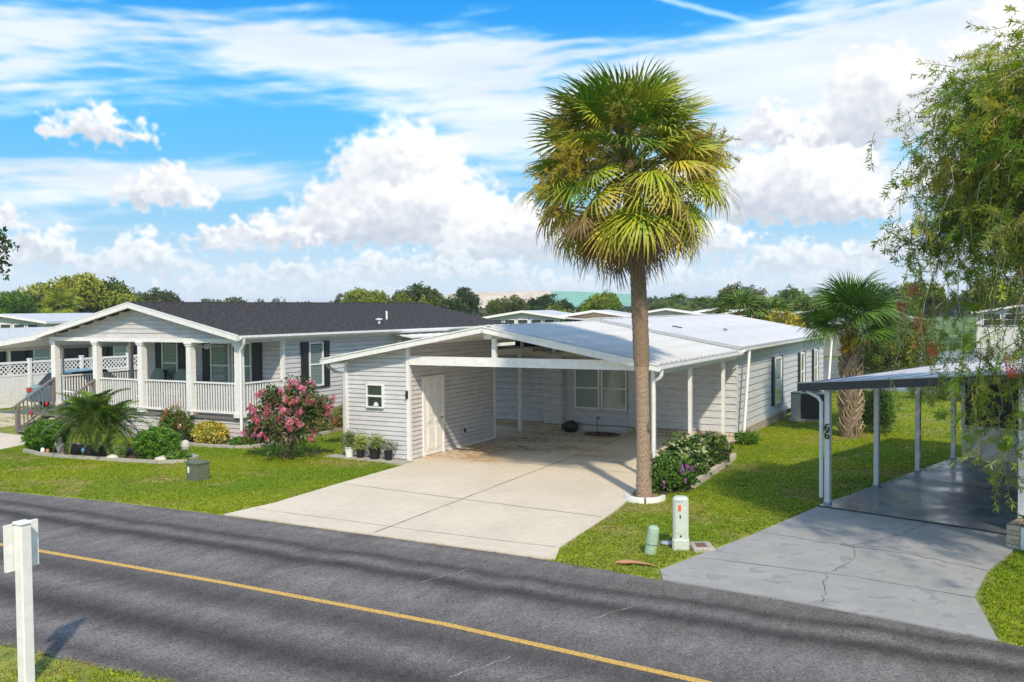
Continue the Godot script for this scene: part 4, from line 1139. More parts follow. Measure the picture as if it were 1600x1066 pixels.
		box(bk, "back_frame", Vector3(0, -0.05, -0.09), Vector3(0.56, 0.72, 0.03), M.dark_metal)
		for s in [-1, 1]:
			box(c, "armrest", Vector3(s * 0.31, 0.64, 0.0), Vector3(0.05, 0.035, 0.56), M.dark_metal)
			for z in [-0.25, 0.25]:
				box(c, "leg", Vector3(s * 0.29, 0.31, z), Vector3(0.04, 0.64, 0.04), M.dark_metal)

# ---------------------------------------------------------------- white fence, screened house, car
func far_left() -> void:
	rng.seed = 47
	var F := thing("privacy_fence", "white vinyl privacy fence with a lattice top beside the next driveway", "fence", Vector3(-36, 0, 0))
	var zs := [-22.0, -24.45, -26.9, -29.35, -31.8, -34.25]
	for k in zs.size():
		var z: float = zs[k]
		box(F, "post", Vector3(0, 0.98, z), Vector3(0.13, 1.96, 0.13), M.white)
		box(F, "post_cap", Vector3(0, 1.98, z), Vector3(0.16, 0.05, 0.16), M.white)
		if k == zs.size() - 1: break
		for y in [0.08, 1.34, 1.85]:
			box(F, "rail", Vector3(0, y, z - 1.225), Vector3(0.06, 0.09, 2.32), M.white)
		for j in 15:
			box(F, "board", Vector3(0, 0.71, z - 0.145 - j * 0.1543), Vector3(0.03, 1.17, 0.15), M.white)
		for j in 12:
			for s in [-1, 1]:
				var c := Vector3(0.006 * s, 1.595, z - 0.17 - j * 0.19)
				var a := c - Vector3(0, 0.21, 0.21 * s)
				var b := c + Vector3(0, 0.21, 0.21 * s)
				for e in [z - 0.07, z - 2.38]:   # cut at the posts
					if (a.z - e) * (b.z - e) < 0.0:
						var t: float = (e - a.z) / (b.z - a.z)
						if (c.z - e) * (a.z - e) < 0.0: a = a.lerp(b, t)
						else: b = a.lerp(b, t)
				if a.distance_to(b) > 0.05: bar(F, "lattice_slat", a, b, 0.011, 0.042, M.white)
	# screened house beyond the fence
	var N := thing("screened_house", "low white roofed house with dark screened porch behind the lattice fence", "house", Vector3(-44.5, 0, -32))
	box(N, "wall", Vector3(-0.6, 1.2, 0), Vector3(7.0, 2.4, 19.6), M.vinyl2)
	for k in 9:
		var z := 9.4 - k * 2.2
		box(N, "post", Vector3(3.2, 1.15, z), Vector3(0.14, 2.3, 0.14), M.white)
		if k < 8:
			box(N, "screen_panel", Vector3(3.1, 1.5, z - 1.1), Vector3(0.04, 1.5, 2.06), M.screen)
			box(N, "knee_wall", Vector3(3.12, 0.4, z - 1.1), Vector3(0.1, 0.75, 2.06), M.white)
	box(N, "beam", Vector3(3.25, 2.36, 0), Vector3(0.16, 0.17, 19.8), M.white)
	var w := [[7.6, 0.9], [3.3, 0.9], [-1.2, 0.9]]
	for q in w:
		window(N, Vector3(3.13, 1.25, q[0]), Vector3(0, 0, -1), q[1], 0.95, false, 0.25, M.blind)
	put(N, "roof", extrude([Vector2(-4.6, 2.5), Vector2(4.2, 2.5), Vector2(4.2, 2.6), Vector2(0, 3.15), Vector2(-4.6, 2.6)], 20.6), M.roof_coat, Transform3D(Basis(), Vector3(0, 0, -10.3)))
	bar(N, "fascia", Vector3(4.22, 2.54, 10.3), Vector3(4.22, 2.54, -10.3), 0.03, 0.14, M.white)
	# parked car
	var paint := flat(0.10, 0.24, 0.30, 0.25)
	paint.clearcoat_enabled = true
	paint.clearcoat = 0.8
	var C := thing("parked_car", "teal blue car parked beyond the front steps beside the white fence", "car", Vector3(-34.35, 0.0, -26.0))
	var side := [Vector2(-2.2, 0.28), Vector2(2.15, 0.28), Vector2(2.25, 0.55), Vector2(2.2, 0.85), Vector2(1.9, 0.95), Vector2(-1.15, 0.98), Vector2(-2.15, 0.8), Vector2(-2.28, 0.5)]
	put(C, "body", extrude(side, 1.76), paint, Transform3D(Basis(Vector3(0, 0, 1), Vector3.UP, Vector3(-1, 0, 0)), Vector3(0.88, 0, 0)))
	var cab := [Vector2(-1.0, 0.96), Vector2(1.85, 0.94), Vector2(1.35, 1.42), Vector2(-0.3, 1.46)]
	put(C, "cabin", extrude(cab, 1.5), M.screen, Transform3D(Basis(Vector3(0, 0, 1), Vector3.UP, Vector3(-1, 0, 0)), Vector3(0.75, 0, 0)))
	put(C, "roof", extrude([Vector2(-0.35, 1.44), Vector2(1.4, 1.40), Vector2(1.3, 1.47), Vector2(-0.3, 1.5)], 1.44), paint, Transform3D(Basis(Vector3(0, 0, 1), Vector3.UP, Vector3(-1, 0, 0)), Vector3(0.72, 0, 0)))
	box(C, "bumper", Vector3(0, 0.45, 2.26), Vector3(1.7, 0.2, 0.1), paint)
	for s in [-1, 1]:
		box(C, "tail_light", Vector3(s * 0.72, 0.78, 2.24), Vector3(0.24, 0.16, 0.06), flat(0.45, 0.02, 0.02, 0.2))
		for z in [-1.35, 1.4]:
			var t := MB.new()
			t.lathe([Vector2(0.2, -0.1), Vector2(0.32, -0.1), Vector2(0.33, 0), Vector2(0.32, 0.1), Vector2(0.2, 0.1)], 18)
			var wh := put(C, "wheel", t.mesh(), M.black, Transform3D(Basis(Vector3(0, 0, 1), PI / 2), Vector3(s * 0.8, 0.33, z)))
			var r := MB.new()
			r.lathe([Vector2(0.001, -0.085), Vector2(0.2, -0.085), Vector2(0.2, 0.085), Vector2(0.001, 0.085)], 14)
			put(wh, "rim", r.mesh(), M.galv)

# ---------------------------------------------------------------- carport number 66
func carport_66() -> void:
	rng.seed = 53
	var H := thing("flat_carport", "flat roofed carport with dark fascia, white posts and house number 66", "carport", Vector3(-3.14, 0, -18.84), deg_to_rad(-15.4))
	var fl := sheet(H, "floor", [Vector2(-0.05, 0.28), Vector2(3.46, 0.28), Vector2(3.46, -7.4), Vector2(-0.05, -7.4)], 0.034, M.painted_floor, 0.05)
	sheet(H, "floor_lip", [Vector2(-0.06, 0.40), Vector2(3.6, 0.40), Vector2(3.6, 0.28), Vector2(-0.06, 0.28)], 0.029, M.crack)
	ribbon(fl, "joint", [Vector2(0, -3.6), Vector2(3.4, -3.5)], 0.02, 0.0365, M.crack)
	for z in [0.0, -2.36, -4.72, -7.1]:
		box(H, "post", Vector3(0, 1.15, z), Vector3(0.1, 2.24, 0.1), M.white)
		box(H, "post_foot", Vector3(0, 0.05, z), Vector3(0.13, 0.04, 0.13), M.galv)
	pipe(H, "downspout", [Vector3(-0.38, 2.3, 0.12), Vector3(-0.36, 2.22, 0.12), Vector3(-0.16, 2.12, 0.1), Vector3(-0.1, 2.02, 0.08), Vector3(-0.1, 0.15, 0.08)], 0.038, M.white, 10)
	for k in 2:   # house number on the corner post
		var t := TextMesh.new()
		t.text = "6"
		t.font_size = 16
		t.pixel_size = 0.0125
		t.depth = 0.012
		var f := SystemFont.new()
		f.font_names = PackedStringArray(["Droid Sans"])
		f.font_weight = 700
		t.font = f
		put(H, "house_number", t, M.black, Transform3D(Basis(), Vector3(0.0, 1.52 - k * 0.15, 0.058)))
	# roof: slopes down away from the house
	var n := 9
	for k in n:
		var a := -0.5 + k * 0.5
		var y := 2.345 + (a + 0.5) * 0.09
		put(H, "roof_panel", extrude([Vector2(0, 0), Vector2(0.488, 0.044), Vector2(0.488, 0.060), Vector2(0.46, 0.058), Vector2(0.45, 0.024), Vector2(0, -0.02)], 8.6), M.roof_coat, Transform3D(Basis(), Vector3(a, y + 0.02, -8.4)))
	bar(H, "fascia", Vector3(-0.52, 2.30, 0.22), Vector3(4.0, 2.70, 0.22), 0.05, 0.15, M.fascia_dark)
	bar(H, "fascia", Vector3(-0.5, 2.30, 0.24), Vector3(-0.5, 2.30, -8.4), 0.05, 0.15, M.fascia_dark)
	bar(H, "drip_edge", Vector3(-0.53, 2.385, 0.235), Vector3(4.0, 2.785, 0.235), 0.05, 0.02, M.galv)
	bar(H, "beam", Vector3(0, 2.28, 0.1), Vector3(0, 2.28, -8.3), 0.08, 0.1, M.white)
	# screened room at the back and the house wall at the side
	box(H, "back_wall", Vector3(1.9, 0.42, -7.5), Vector3(3.6, 0.8, 0.16), M.white)
	siding(H, Vector3(0.1, 0.05, -7.42), Vector3(1, 0, 0), 3.3, 0.0, 0.75, 0.37, M.white, null, 0.02)
	box(H, "screen", Vector3(1.9, 1.55, -7.5), Vector3(3.6, 1.46, 0.05), M.screen)
	box(H, "screen_frame", Vector3(0.12, 1.55, -7.46), Vector3(0.09, 1.5, 0.09), M.white)
	box(H, "screen_frame", Vector3(1.44, 1.55, -7.46), Vector3(0.07, 1.5, 0.09), M.white)
	box(H, "screen_frame", Vector3(1.9, 0.83, -7.45), Vector3(3.6, 0.05, 0.1), M.white)
	box(H, "side_room", Vector3(5.5, 1.3, -4.2), Vector3(4.0, 2.6, 8.7), M.vinyl)
	siding(H, Vector3(3.5, 0.04, 0.16), Vector3(1, 0, 0), 4.0, 0.0, 2.5, 0.23, M.vinyl)
	siding(H, Vector3(3.49, 0.04, -7.4), Vector3(0, 0, 1), 7.5, 0.0, 2.5, 0.23, M.vinyl)
	box(H, "corner_trim", Vector3(3.49, 1.3, 0.17), Vector3(0.09, 2.5, 0.09), M.white)
	box(H, "house_roof", Vector3(6.0, 2.85, -4.2), Vector3(4.6, 0.14, 9.4), M.roof_coat)
	# brick planter with a plant
	var P := thing("brick_planter", "small tan brick planter with an agave by the grey driveway", "planter", Vector3(0.32, 0, -16.85), deg_to_rad(-15.4))
	for r in 5:
		for k in 3:
			box(P, "brick", Vector3(-0.2 + k * 0.2 + (r % 2) * 0.03, 0.04 + r * 0.075, 0.2), Vector3(0.188, 0.066, 0.1), [M.stone2, M.stone][(r + k) % 2])
			box(P, "brick", Vector3(-0.27, 0.04 + r * 0.075, 0.1 - k * 0.2), Vector3(0.1, 0.066, 0.188), [M.stone2, M.stone][(r + k + 1) % 2])
	box(P, "soil", Vector3(0.05, 0.17, 0), Vector3(0.5, 0.33, 0.3), M.soil)
	box(P, "white_board", Vector3(-0.02, 0.2, 0.29), Vector3(0.12, 0.36, 0.03), M.white)
	for k in 12:
		var b := MB.new()
		b.use_c = true
		b.col = tint(Color(0.10, 0.20, 0.04))
		var a := TAU * k / 12 + rf(-0.2, 0.2)
		var d := Vector3(cos(a), 0, sin(a))
		var s := Vector3(-sin(a), 0, cos(a))
		var L := rf(0.3, 0.5)
		var p := [Vector3(0.02, 0.33, 0), Vector3(0.02, 0.33, 0) + d * L * 0.5 + Vector3(0, L * 0.5, 0), Vector3(0.02, 0.33, 0) + d * L + Vector3(0, L * 0.45, 0)]
		b.flat4(p[0] - s * 0.02, p[0] + s * 0.02, p[1] + s * 0.04, p[1] - s * 0.04)
		b.flat(p[1] - s * 0.04, p[1] + s * 0.04, p[2])
		put(P, "leaf", b.mesh(), M.leaf)

# ---------------------------------------------------------------- plants
# a sprig: n leaves on a small ball of radius r; leaf length l, width w
func sprig(n: int, r: float, l: float, w: float, sd: int, up := 0.3) -> Mesh:
	var k := "s%d_%.3f_%.3f_%.3f_%d" % [n, r, l, w, sd]
	if cache.has(k): return cache[k]
	rng.seed = sd
	var b := MB.new()
	for i in n:
		var d := (rdir() + Vector3.UP * up).normalized()
		var p := d * r * rf(0.15, 1.0)
		var dir := (d + rdir() * 0.7).normalized()
		var s := dir.cross(rdir()).normalized()
		var nn := s.cross(dir).normalized()
		if nn.dot(d) < 0: nn = -nn
		nn = (nn + d * 0.5).normalized()
		var L := l * rf(0.7, 1.2)
		var W := w * rf(0.8, 1.15) * 0.5
		var m := p + dir * L * 0.5 + nn * L * 0.08
		b.tri(p, m + s * W, m - s * W, nn, nn, nn)
		b.tri(m - s * W, m + s * W, p + dir * L, nn, nn, nn)
	cache[k] = b.mesh()
	return cache[k]

# points spread through the outer part of a lumpy ellipsoid
func spread(size: Vector3, n: int, sd: int, inner := 0.55, lump := 0.22, floor_y := -1.0) -> Array:
	var f := noise(1.1, 3, sd)
	var out := []
	while out.size() < n:
		var d := rdir()
		if d.y < floor_y: continue
		var k := (1.0 + lump * 2.0 * f.get_noise_3dv(d * 2.2)) * lerpf(inner, 1.0, sqrt(rng.randf()))
		out.append(d * size * k)
	return out

func foliage(parent: Node, called: String, mesh: Mesh, pts: Array, cols: Array, smin: float, smax: float, m: Material = null) -> Node:
	var xfs := []
	var cc := []
	for p in pts:
		xfs.append(Transform3D(Basis(Vector3.UP, rf(0, TAU)) * Basis(Vector3(1, 0, 0), rf(-0.7, 0.7)) * Basis.from_scale(Vector3.ONE * rf(smin, smax)), p))
		cc.append(tint(cols[rng.randi() % cols.size()]))
	return copies(parent, called, mesh, m if m else M.leaf, xfs, cc)

func stems(parent: Node, n: int, h: float, spreadr: float, r: float, m: Material, y0 := 0.0) -> void:
	for k in n:
		var b := MB.new()
		var a := TAU * k / n + rf(-0.3, 0.3)
		var q := Vector3(cos(a), 0, sin(a)) * spreadr * rf(0.5, 1.0)
		b.tube([Vector3(0, y0, 0) + q * 0.12, q * 0.45 + Vector3(0, y0 + h * 0.5, 0), q + Vector3(rf(-0.1, 0.1), y0 + h, rf(-0.1, 0.1))], [r, r * 0.75, r * 0.4], 6)
		put(parent, "stem", b.mesh(), m)

func shrub(called: String, label: String, at: Vector3, size: Vector3, n: int, mesh: Mesh, cols: Array, sd: int, lump := 0.2, flowers := [], group := "") -> Node3D:
	rng.seed = sd
	var S := thing(called, label, "shrub", at, 0.0, group)
	stems(S, 5, size.y * 1.1, size.x * 0.5, 0.018, M.twig)
	var pts := spread(size, n, sd, 0.5, lump, -0.75)
	for i in pts.size(): pts[i] += Vector3(0, size.y * 0.92, 0)
	foliage(S, "foliage", mesh, pts, cols, 0.75, 1.25)
	if flowers.size() > 0:
		var fp := spread(size * 1.04, int(flowers[0]), sd + 3, 0.92, lump, -0.3)
		for i in fp.size(): fp[i] += Vector3(0, size.y * 0.92, 0)
		foliage(S, "blossoms", flowers[1], fp, flowers[2], 0.7, 1.3, M.flower)
	return S

func fan_leaf(sd: int, R: float, nseg: int, open: float, droop: float, cols: Array, ragged: float) -> Mesh:
	rng.seed = sd
	var b := MB.new()
	b.use_c = true
	for i in nseg:
		var t := (i + 0.5) / nseg * 2.0 - 1.0
		var a := t * open
		var L := R * (1.0 - 0.22 * absf(t) ** 1.5) * rf(1.0 - 0.12 - ragged * 0.2, 1.04)
		var da := open / nseg
		var dr := droop * rf(0.75, 1.3)
		var side := Vector3(cos(a), 0, -sin(a))
		var base: Color = tint(cols[0].lerp(cols[1], rng.randf()), 0.18)
		var tip: Color = tint(cols[2], 0.2)
		var prev := []
		var pp := Vector3.ZERO
		for k in 5:
			var u: float = [0.02, 0.36, 0.58, 0.8, 1.0][k]
			var r := L * u
			var w: float = [0.012, r * da * 1.0, L * 0.44 * da, L * 0.27 * da, 0.001][k]
			var bend := dr * u * u
			var c := Vector3(sin(a) * r * cos(bend * 0.6), -r * sin(bend) * 0.8 + (0.03 * R if k > 0 else 0.0) * cos(i * PI), cos(a) * r * cos(bend * 0.6))
			var q := [c - side * w, c + side * w + Vector3(0, w * 0.5, 0)]
			if k > 0:
				b.col = base.lerp(tip, clampf((u - 0.62) * 2.0, 0.0, 1.0) * ragged)
				var nn := (c - pp).cross(side)
				nn = (nn if nn.y > 0 else -nn).normalized()
				b.tri(prev[0], prev[1], q[1], nn, nn, nn)
				b.tri(prev[0], q[1], q[0], nn, nn, nn)
			prev = q
			pp = c
	return b.mesh()

func flower_spray(sd: int, L: float, cols: Array) -> Mesh:   # branching yellow stalks
	rng.seed = sd
	var b := MB.new()
	b.use_c = true
	var axis := []
	for k in 7:
		var u := k / 6.0
		axis.append(Vector3(0, -0.55 * u * u * L, u * L * (1.0 - 0.25 * u)))
	for i in 74:
		var u := rf(0.2, 1.0)
		var p: Vector3 = axis[int(u * 6) if u < 1 else 5].lerp(axis[mini(int(u * 6) + 1, 6)], fmod(u * 6.0, 1.0))
		var d := (rdir() + Vector3(0, -0.35, 0.5)).normalized()
		var bl := L * rf(0.22, 0.42)
		for j in 34:
			var v := rf(0.1, 1.0)
			var q := p + d * bl * v + Vector3(0, -0.25 * v * v * bl, 0)
			var e := (d + rdir() * 0.95).normalized()
			var s := e.cross(rdir()).normalized() * 0.0075
			var tl := rf(0.05, 0.13)
			b.col = tint(cols[rng.randi() % cols.size()], 0.25)
			var nn := (s.cross(e) + Vector3(0, 0.3, 0)).normalized()
			b.tri(q - s, q + s, q + e * tl, nn, nn, nn)
			b.tri(q - s + e * tl * 0.5, q + s + e * tl * 0.5, q + e * tl * 0.5 + rdir() * 0.03, nn, nn, nn)
	return b.mesh()

func facing(dir: Vector3, roll := 0.0) -> Basis:
	var x := Vector3.UP.cross(dir)
	x = Vector3.RIGHT if x.length() < 0.02 else x.normalized()
	return Basis(x, dir.cross(x), dir) * Basis(Vector3(0, 0, 1), roll)

func cabbage_palm() -> void:
	var P := thing("cabbage_palm", "tall cabbage palm with a round crown of fans and yellow flower sprays", "palm tree", Vector3(-6.58, 0, -17.78))
	rng.seed = 101
	var f := noise(2.0, 3, 5)
	# trunk: pale smooth lower half, ringed brown upper half
	for part in 2:
		var b := MB.new()
		var pts := []
		var rad := []
		var n := 26 if part == 0 else 110
		for k in n + 1:
			var y := lerpf(0.0, 2.75, float(k) / n) if part == 0 else lerpf(2.72, 6.85, float(k) / n)
			var r := 0.135 + 0.05 * exp(-y * 1.6) + 0.035 * smoothstep(2.4, 3.0, y) - 0.008 * smoothstep(3.6, 5.0, y) + 0.008 * f.get_noise_1d(y * 3.0)
			if part == 1: r += 0.012 * (fmod(y * 8.0, 1.0) - 0.5) + 0.008 * f.get_noise_1d(y * 20.0)
			pts.append(Vector3(0.03 + 0.05 * sin(y * 0.5) - 0.03 * y, y, 0.01 * y)); rad.append(r * 0.96)
		b.tube(pts, rad, 18, false)
		put(P, "trunk" if part == 0 else "trunk_upper", b.mesh(), [mottled(Color(0.15, 0.10, 0.07), Color(0.52, 0.39, 0.28), Vector3(0.22, 1.3, 0.22), 0.9, 0.03, 5, 81, 4.0), mottled(Color(0.08, 0.052, 0.034), Color(0.38, 0.27, 0.185), Vector3(0.9, 0.22, 0.9), 0.9, 0.03, 4, 82, 5.0)][part])
	for q in [[0.95, 0.9, 0.05], [0.4, 1.5, 0.06], [0.7, 0.55, 0.045]]:
		var a: float = q[0] + 0.6
		put(P, "trunk_scar", blob(Vector3(q[2] * 0.5, q[2] * 1.6, 0.02), 0.3, 6, 4), M.trunk, Transform3D(facing(Vector3(sin(a), 0, cos(a))), Vector3(0.05, q[1], 0.01) + Vector3(sin(a), 0, cos(a)) * 0.15))
	var green := [Color(0.08, 0.18, 0.02), Color(0.17, 0.29, 0.028), Color(0.24, 0.3, 0.045)]
	var lime := [Color(0.22, 0.32, 0.022), Color(0.45, 0.48, 0.03), Color(0.46, 0.36, 0.08)]
	var gold := [Color(0.40, 0.40, 0.03), Color(0.60, 0.52, 0.04), Color(0.44, 0.27, 0.11)]
	var dead := [Color(0.26, 0.16, 0.085), Color(0.40, 0.28, 0.17), Color(0.22, 0.14, 0.09)]
	var fans := []
	for k in 4: fans.append(fan_leaf(200 + k, 0.98, 38, 2.0, 0.15 + k * 0.1, green, 0.35))
	for k in 4: fans.append(fan_leaf(210 + k, 0.95, 38, 2.1, 0.25 + k * 0.1, lime, 0.6))
	for k in 3: fans.append(fan_leaf(220 + k, 0.95, 36, 2.0, 0.3 + k * 0.12, gold, 0.9))
	for k in 4: fans.append(fan_leaf(230 + k, 1.0, 34, 0.9 + k * 0.12, 0.05 + k * 0.05, dead, 1.0))
	rng.seed = 111
	var crown := Vector3(-0.28, 6.78, 0.06)
	var total := 128
	for k in total:
		var u := (k + 0.5) / total
		var el := (lerpf(1.45, -0.7, u / 0.86) if u < 0.86 else lerpf(-0.75, -1.35, (u - 0.86) / 0.14)) + rf(-0.1, 0.1)
		var az := k * 2.39996 + rf(-0.2, 0.2)
		var d := Vector3(cos(az) * cos(el), sin(el), sin(az) * cos(el))
		var kind := 0
		if el > 0.55: kind = rng.randi() % 4 if rng.randf() < 0.6 else 4 + rng.randi() % 4
		elif el > -0.35: kind = (4 + rng.randi() % 4) if rng.randf() < 0.66 else (rng.randi() % 4 if rng.randf() < 0.45 else 8 + rng.randi() % 3)
		elif el > -0.8: kind = [4, 5, 6, 7, 8, 9, 10, 1, 12, 3][rng.randi() % 10]
		else: kind = 11 + rng.randi() % 4 if rng.randf() < 0.75 else 8 + rng.randi() % 3
		var pl := rf(1.05, 1.3) * (1.22 if el < 0.15 and el > -0.75 else 1.0)
		var start := crown + Vector3(d.x * 0.15, rf(-0.25, 0.1) + (0.1 if el > 0.8 else -0.25 * maxf(0.0, -el)), d.z * 0.15)
		var d2 := (d + Vector3(0, -0.12 - 0.42 * smoothstep(0.55, -0.3, el), 0)).normalized()
		var tip := start + d * pl * 0.5 + d2 * pl * 0.5
		var fr := Node3D.new()
		fr.name = "frond"
		P.add_child(fr, true)
		var pb := MB.new()
		pb.tube([start, start + d * pl * 0.5, tip + d2 * 0.15], [0.022, 0.016, 0.01], 4, false)
		put(fr, "leaf_stalk", pb.mesh(), flat(0.16, 0.20, 0.04, 0.5) if kind < 11 else M.twig)
		put(fr, "fan", fans[kind], M.frond, Transform3D(facing(d2, rf(-0.6, 0.6)) * Basis.from_scale(Vector3.ONE * rf(0.88, 1.1)), tip))
	var yc := [Color(0.72, 0.60, 0.13), Color(0.82, 0.68, 0.22), Color(0.62, 0.58, 0.1), Color(0.66, 0.5, 0.14)]
	var sprays := [flower_spray(301, 1.15, yc), flower_spray(302, 1.25, yc)]
	for q in [[0.55, -0.55, 2, 1.0], [2.75, 0.0, 1.5, 1.1], [3.1, -0.4, 1, 1.15], [5.5, 0.5, 1, 1.0], [5.9, 0.3, 1.3, 1.2], [6.2, 0.05, 1.2, 1.15], [0.1, -0.05, 1, 1.05], [1.3, 0.75, 1, 0.95], [2.4, 0.7, 1, 1.0], [4.0, 0.2, 1, 1.0], [2.2, -0.25, 1, 1.25], [1.9, 0.1, 1, 1.15]]:
		var az: float = q[0]
		var el: float = q[1] + 0.3
		var d := Vector3(cos(az) * cos(el), sin(el), sin(az) * cos(el))
		put(P, "flower_spray", sprays[rng.randi() % 2], M.leaf_thin, Transform3D(facing(d) * Basis.from_scale(Vector3.ONE * float(q[3])), crown + d * 0.55))
	var ring := []
	for k in 20: ring.append(Vector2(-6.53, -17.76) + Vector2(cos(TAU * k / 20), sin(TAU * k / 20)) * 0.34)
	sheet(self, "straw_ring", ring, 0.05, M.mulch, 0.05).set_meta("kind", "structure")
	# two curved white edging blocks round the foot
	for s in 2:
		var b := MB.new()
		var a0 := -0.25 + s * 1.5
		var pr := [Vector2(0.33, 0.0), Vector2(0.43, 0.0), Vector2(0.42, 0.11), Vector2(0.34, 0.11)]
		for k in 8:
			var p := a0 + k * 0.175
			var q := p + 0.175
			for j in 4:
				var A: Vector2 = pr[j]
				var C: Vector2 = pr[(j + 1) % 4]
				b.flat4(Vector3(cos(p) * A.x, A.y, sin(p) * A.x), Vector3(cos(q) * A.x, A.y, sin(q) * A.x), Vector3(cos(q) * C.x, C.y, sin(q) * C.x), Vector3(cos(p) * C.x, C.y, sin(p) * C.x))
		for e in [a0, a0 + 1.4]:
			b.flat4(Vector3(cos(e) * 0.33, 0, sin(e) * 0.33), Vector3(cos(e) * 0.43, 0, sin(e) * 0.43), Vector3(cos(e) * 0.42, 0.11, sin(e) * 0.42), Vector3(cos(e) * 0.34, 0.11, sin(e) * 0.34))
		tag(put(self, "edging_block", b.mesh(), M.white, Transform3D(Basis(), Vector3(-6.53, 0.0, -17.76))), ["curved white edging block at the foot of the tall palm, facing the utility pedestal", "curved white edging block at the foot of the tall palm, touching the driveway"][s], "edging block", "edging blocks round the palm")

func young_palm() -> void:   # sabal with crossed leaf bases
	var P := thing("young_palm", "short palm with a criss-cross trunk of cut leaf bases on the lawn", "palm tree", Vector3(-4.2, 0, -28.95))
	rng.seed = 121
	var b := MB.new()
	b.tube([Vector3(0, 0, 0), Vector3(0, 0.6, 0), Vector3(0.02, 1.8, 0), Vector3(0.03, 3.3, 0)], [0.28, 0.27, 0.23, 0.16], 14)
	put(P, "trunk", b.mesh(), M.trunk)
	var boot := MB.new()
	for s in [-1, 1]:
		boot.flat4(Vector3(s * 0.015, 0, 0), Vector3(s * 0.09, -0.03, 0.0), Vector3(s * 0.05, 0.28, 0.11), Vector3(s * 0.01, 0.27, 0.115))
		boot.flat4(Vector3(s * 0.09, -0.03, 0.0), Vector3(s * 0.09, -0.03, -0.05), Vector3(s * 0.05, 0.28, 0.08), Vector3(s * 0.05, 0.28, 0.11))
	boot.flat4(Vector3(-0.05, 0.28, 0.11), Vector3(0.05, 0.28, 0.11), Vector3(0.05, 0.28, 0.07), Vector3(-0.05, 0.28, 0.07))
	var bm := boot.mesh()
	var mats := [mottled(Color(0.28, 0.20, 0.13), Color(0.55, 0.44, 0.32), Vector3(0.3, 0.3, 0.3), 0.9, 0.03, 4, 83), mottled(Color(0.20, 0.14, 0.09), Color(0.42, 0.32, 0.22), Vector3(0.3, 0.3, 0.3), 0.9, 0.03, 4, 84)]
	for k in 100:
		var y := 0.06 + k * 0.029
		var a := k * 2.39996
		var r := lerpf(0.285, 0.19, y / 3.0)
		var d := Vector3(sin(a), 0, cos(a))
		put(P, "leaf_base", bm, mats[k % 2], Transform3D(facing(d) * Basis(Vector3(0, 0, 1), (0.45 if k % 2 else -0.45)) * Basis.from_scale(Vector3.ONE * rf(0.85, 1.15)), d * r + Vector3(0.02, y, 0)))
	var green := [Color(0.055, 0.13, 0.02), Color(0.13, 0.24, 0.035), Color(0.14, 0.19, 0.04)]
	var fans := []
	for k in 4: fans.append(fan_leaf(240 + k, 1.0, 50, 2.0, 0.2 + k * 0.2, green, 0.3))
	rng.seed = 122
	for k in 40:
		var u := (k + 0.5) / 40.0
		var el := lerpf(1.45, -0.2, u) + rf(-0.1, 0.1)
		var az := k * 2.39996
		var d := Vector3(cos(az) * cos(el), sin(el), sin(az) * cos(el))
		var pl := rf(0.7, 0.95)
		var st := Vector3(0.03, 3.25, 0)
		var fr := Node3D.new()
		fr.name = "frond"
		P.add_child(fr, true)
		var pb := MB.new()
		pb.tube([st, st + d * pl], [0.02, 0.012], 4, false)
		put(fr, "leaf_stalk", pb.mesh(), flat(0.12, 0.19, 0.04, 0.5))
		put(fr, "fan", fans[rng.randi() % 4], M.frond, Transform3D(facing(d, rf(-0.5, 0.5)) * Basis.from_scale(Vector3.ONE * rf(0.9, 1.15)), st + d * pl))
	put(P, "flower_spray", flower_spray(305, 0.9, [Color(0.5, 0.36, 0.05), Color(0.4, 0.3, 0.05)]), M.flower, Transform3D(facing(Vector3(0.1, 0.15, 1).normalized()), Vector3(0.05, 3.1, 0.25)))

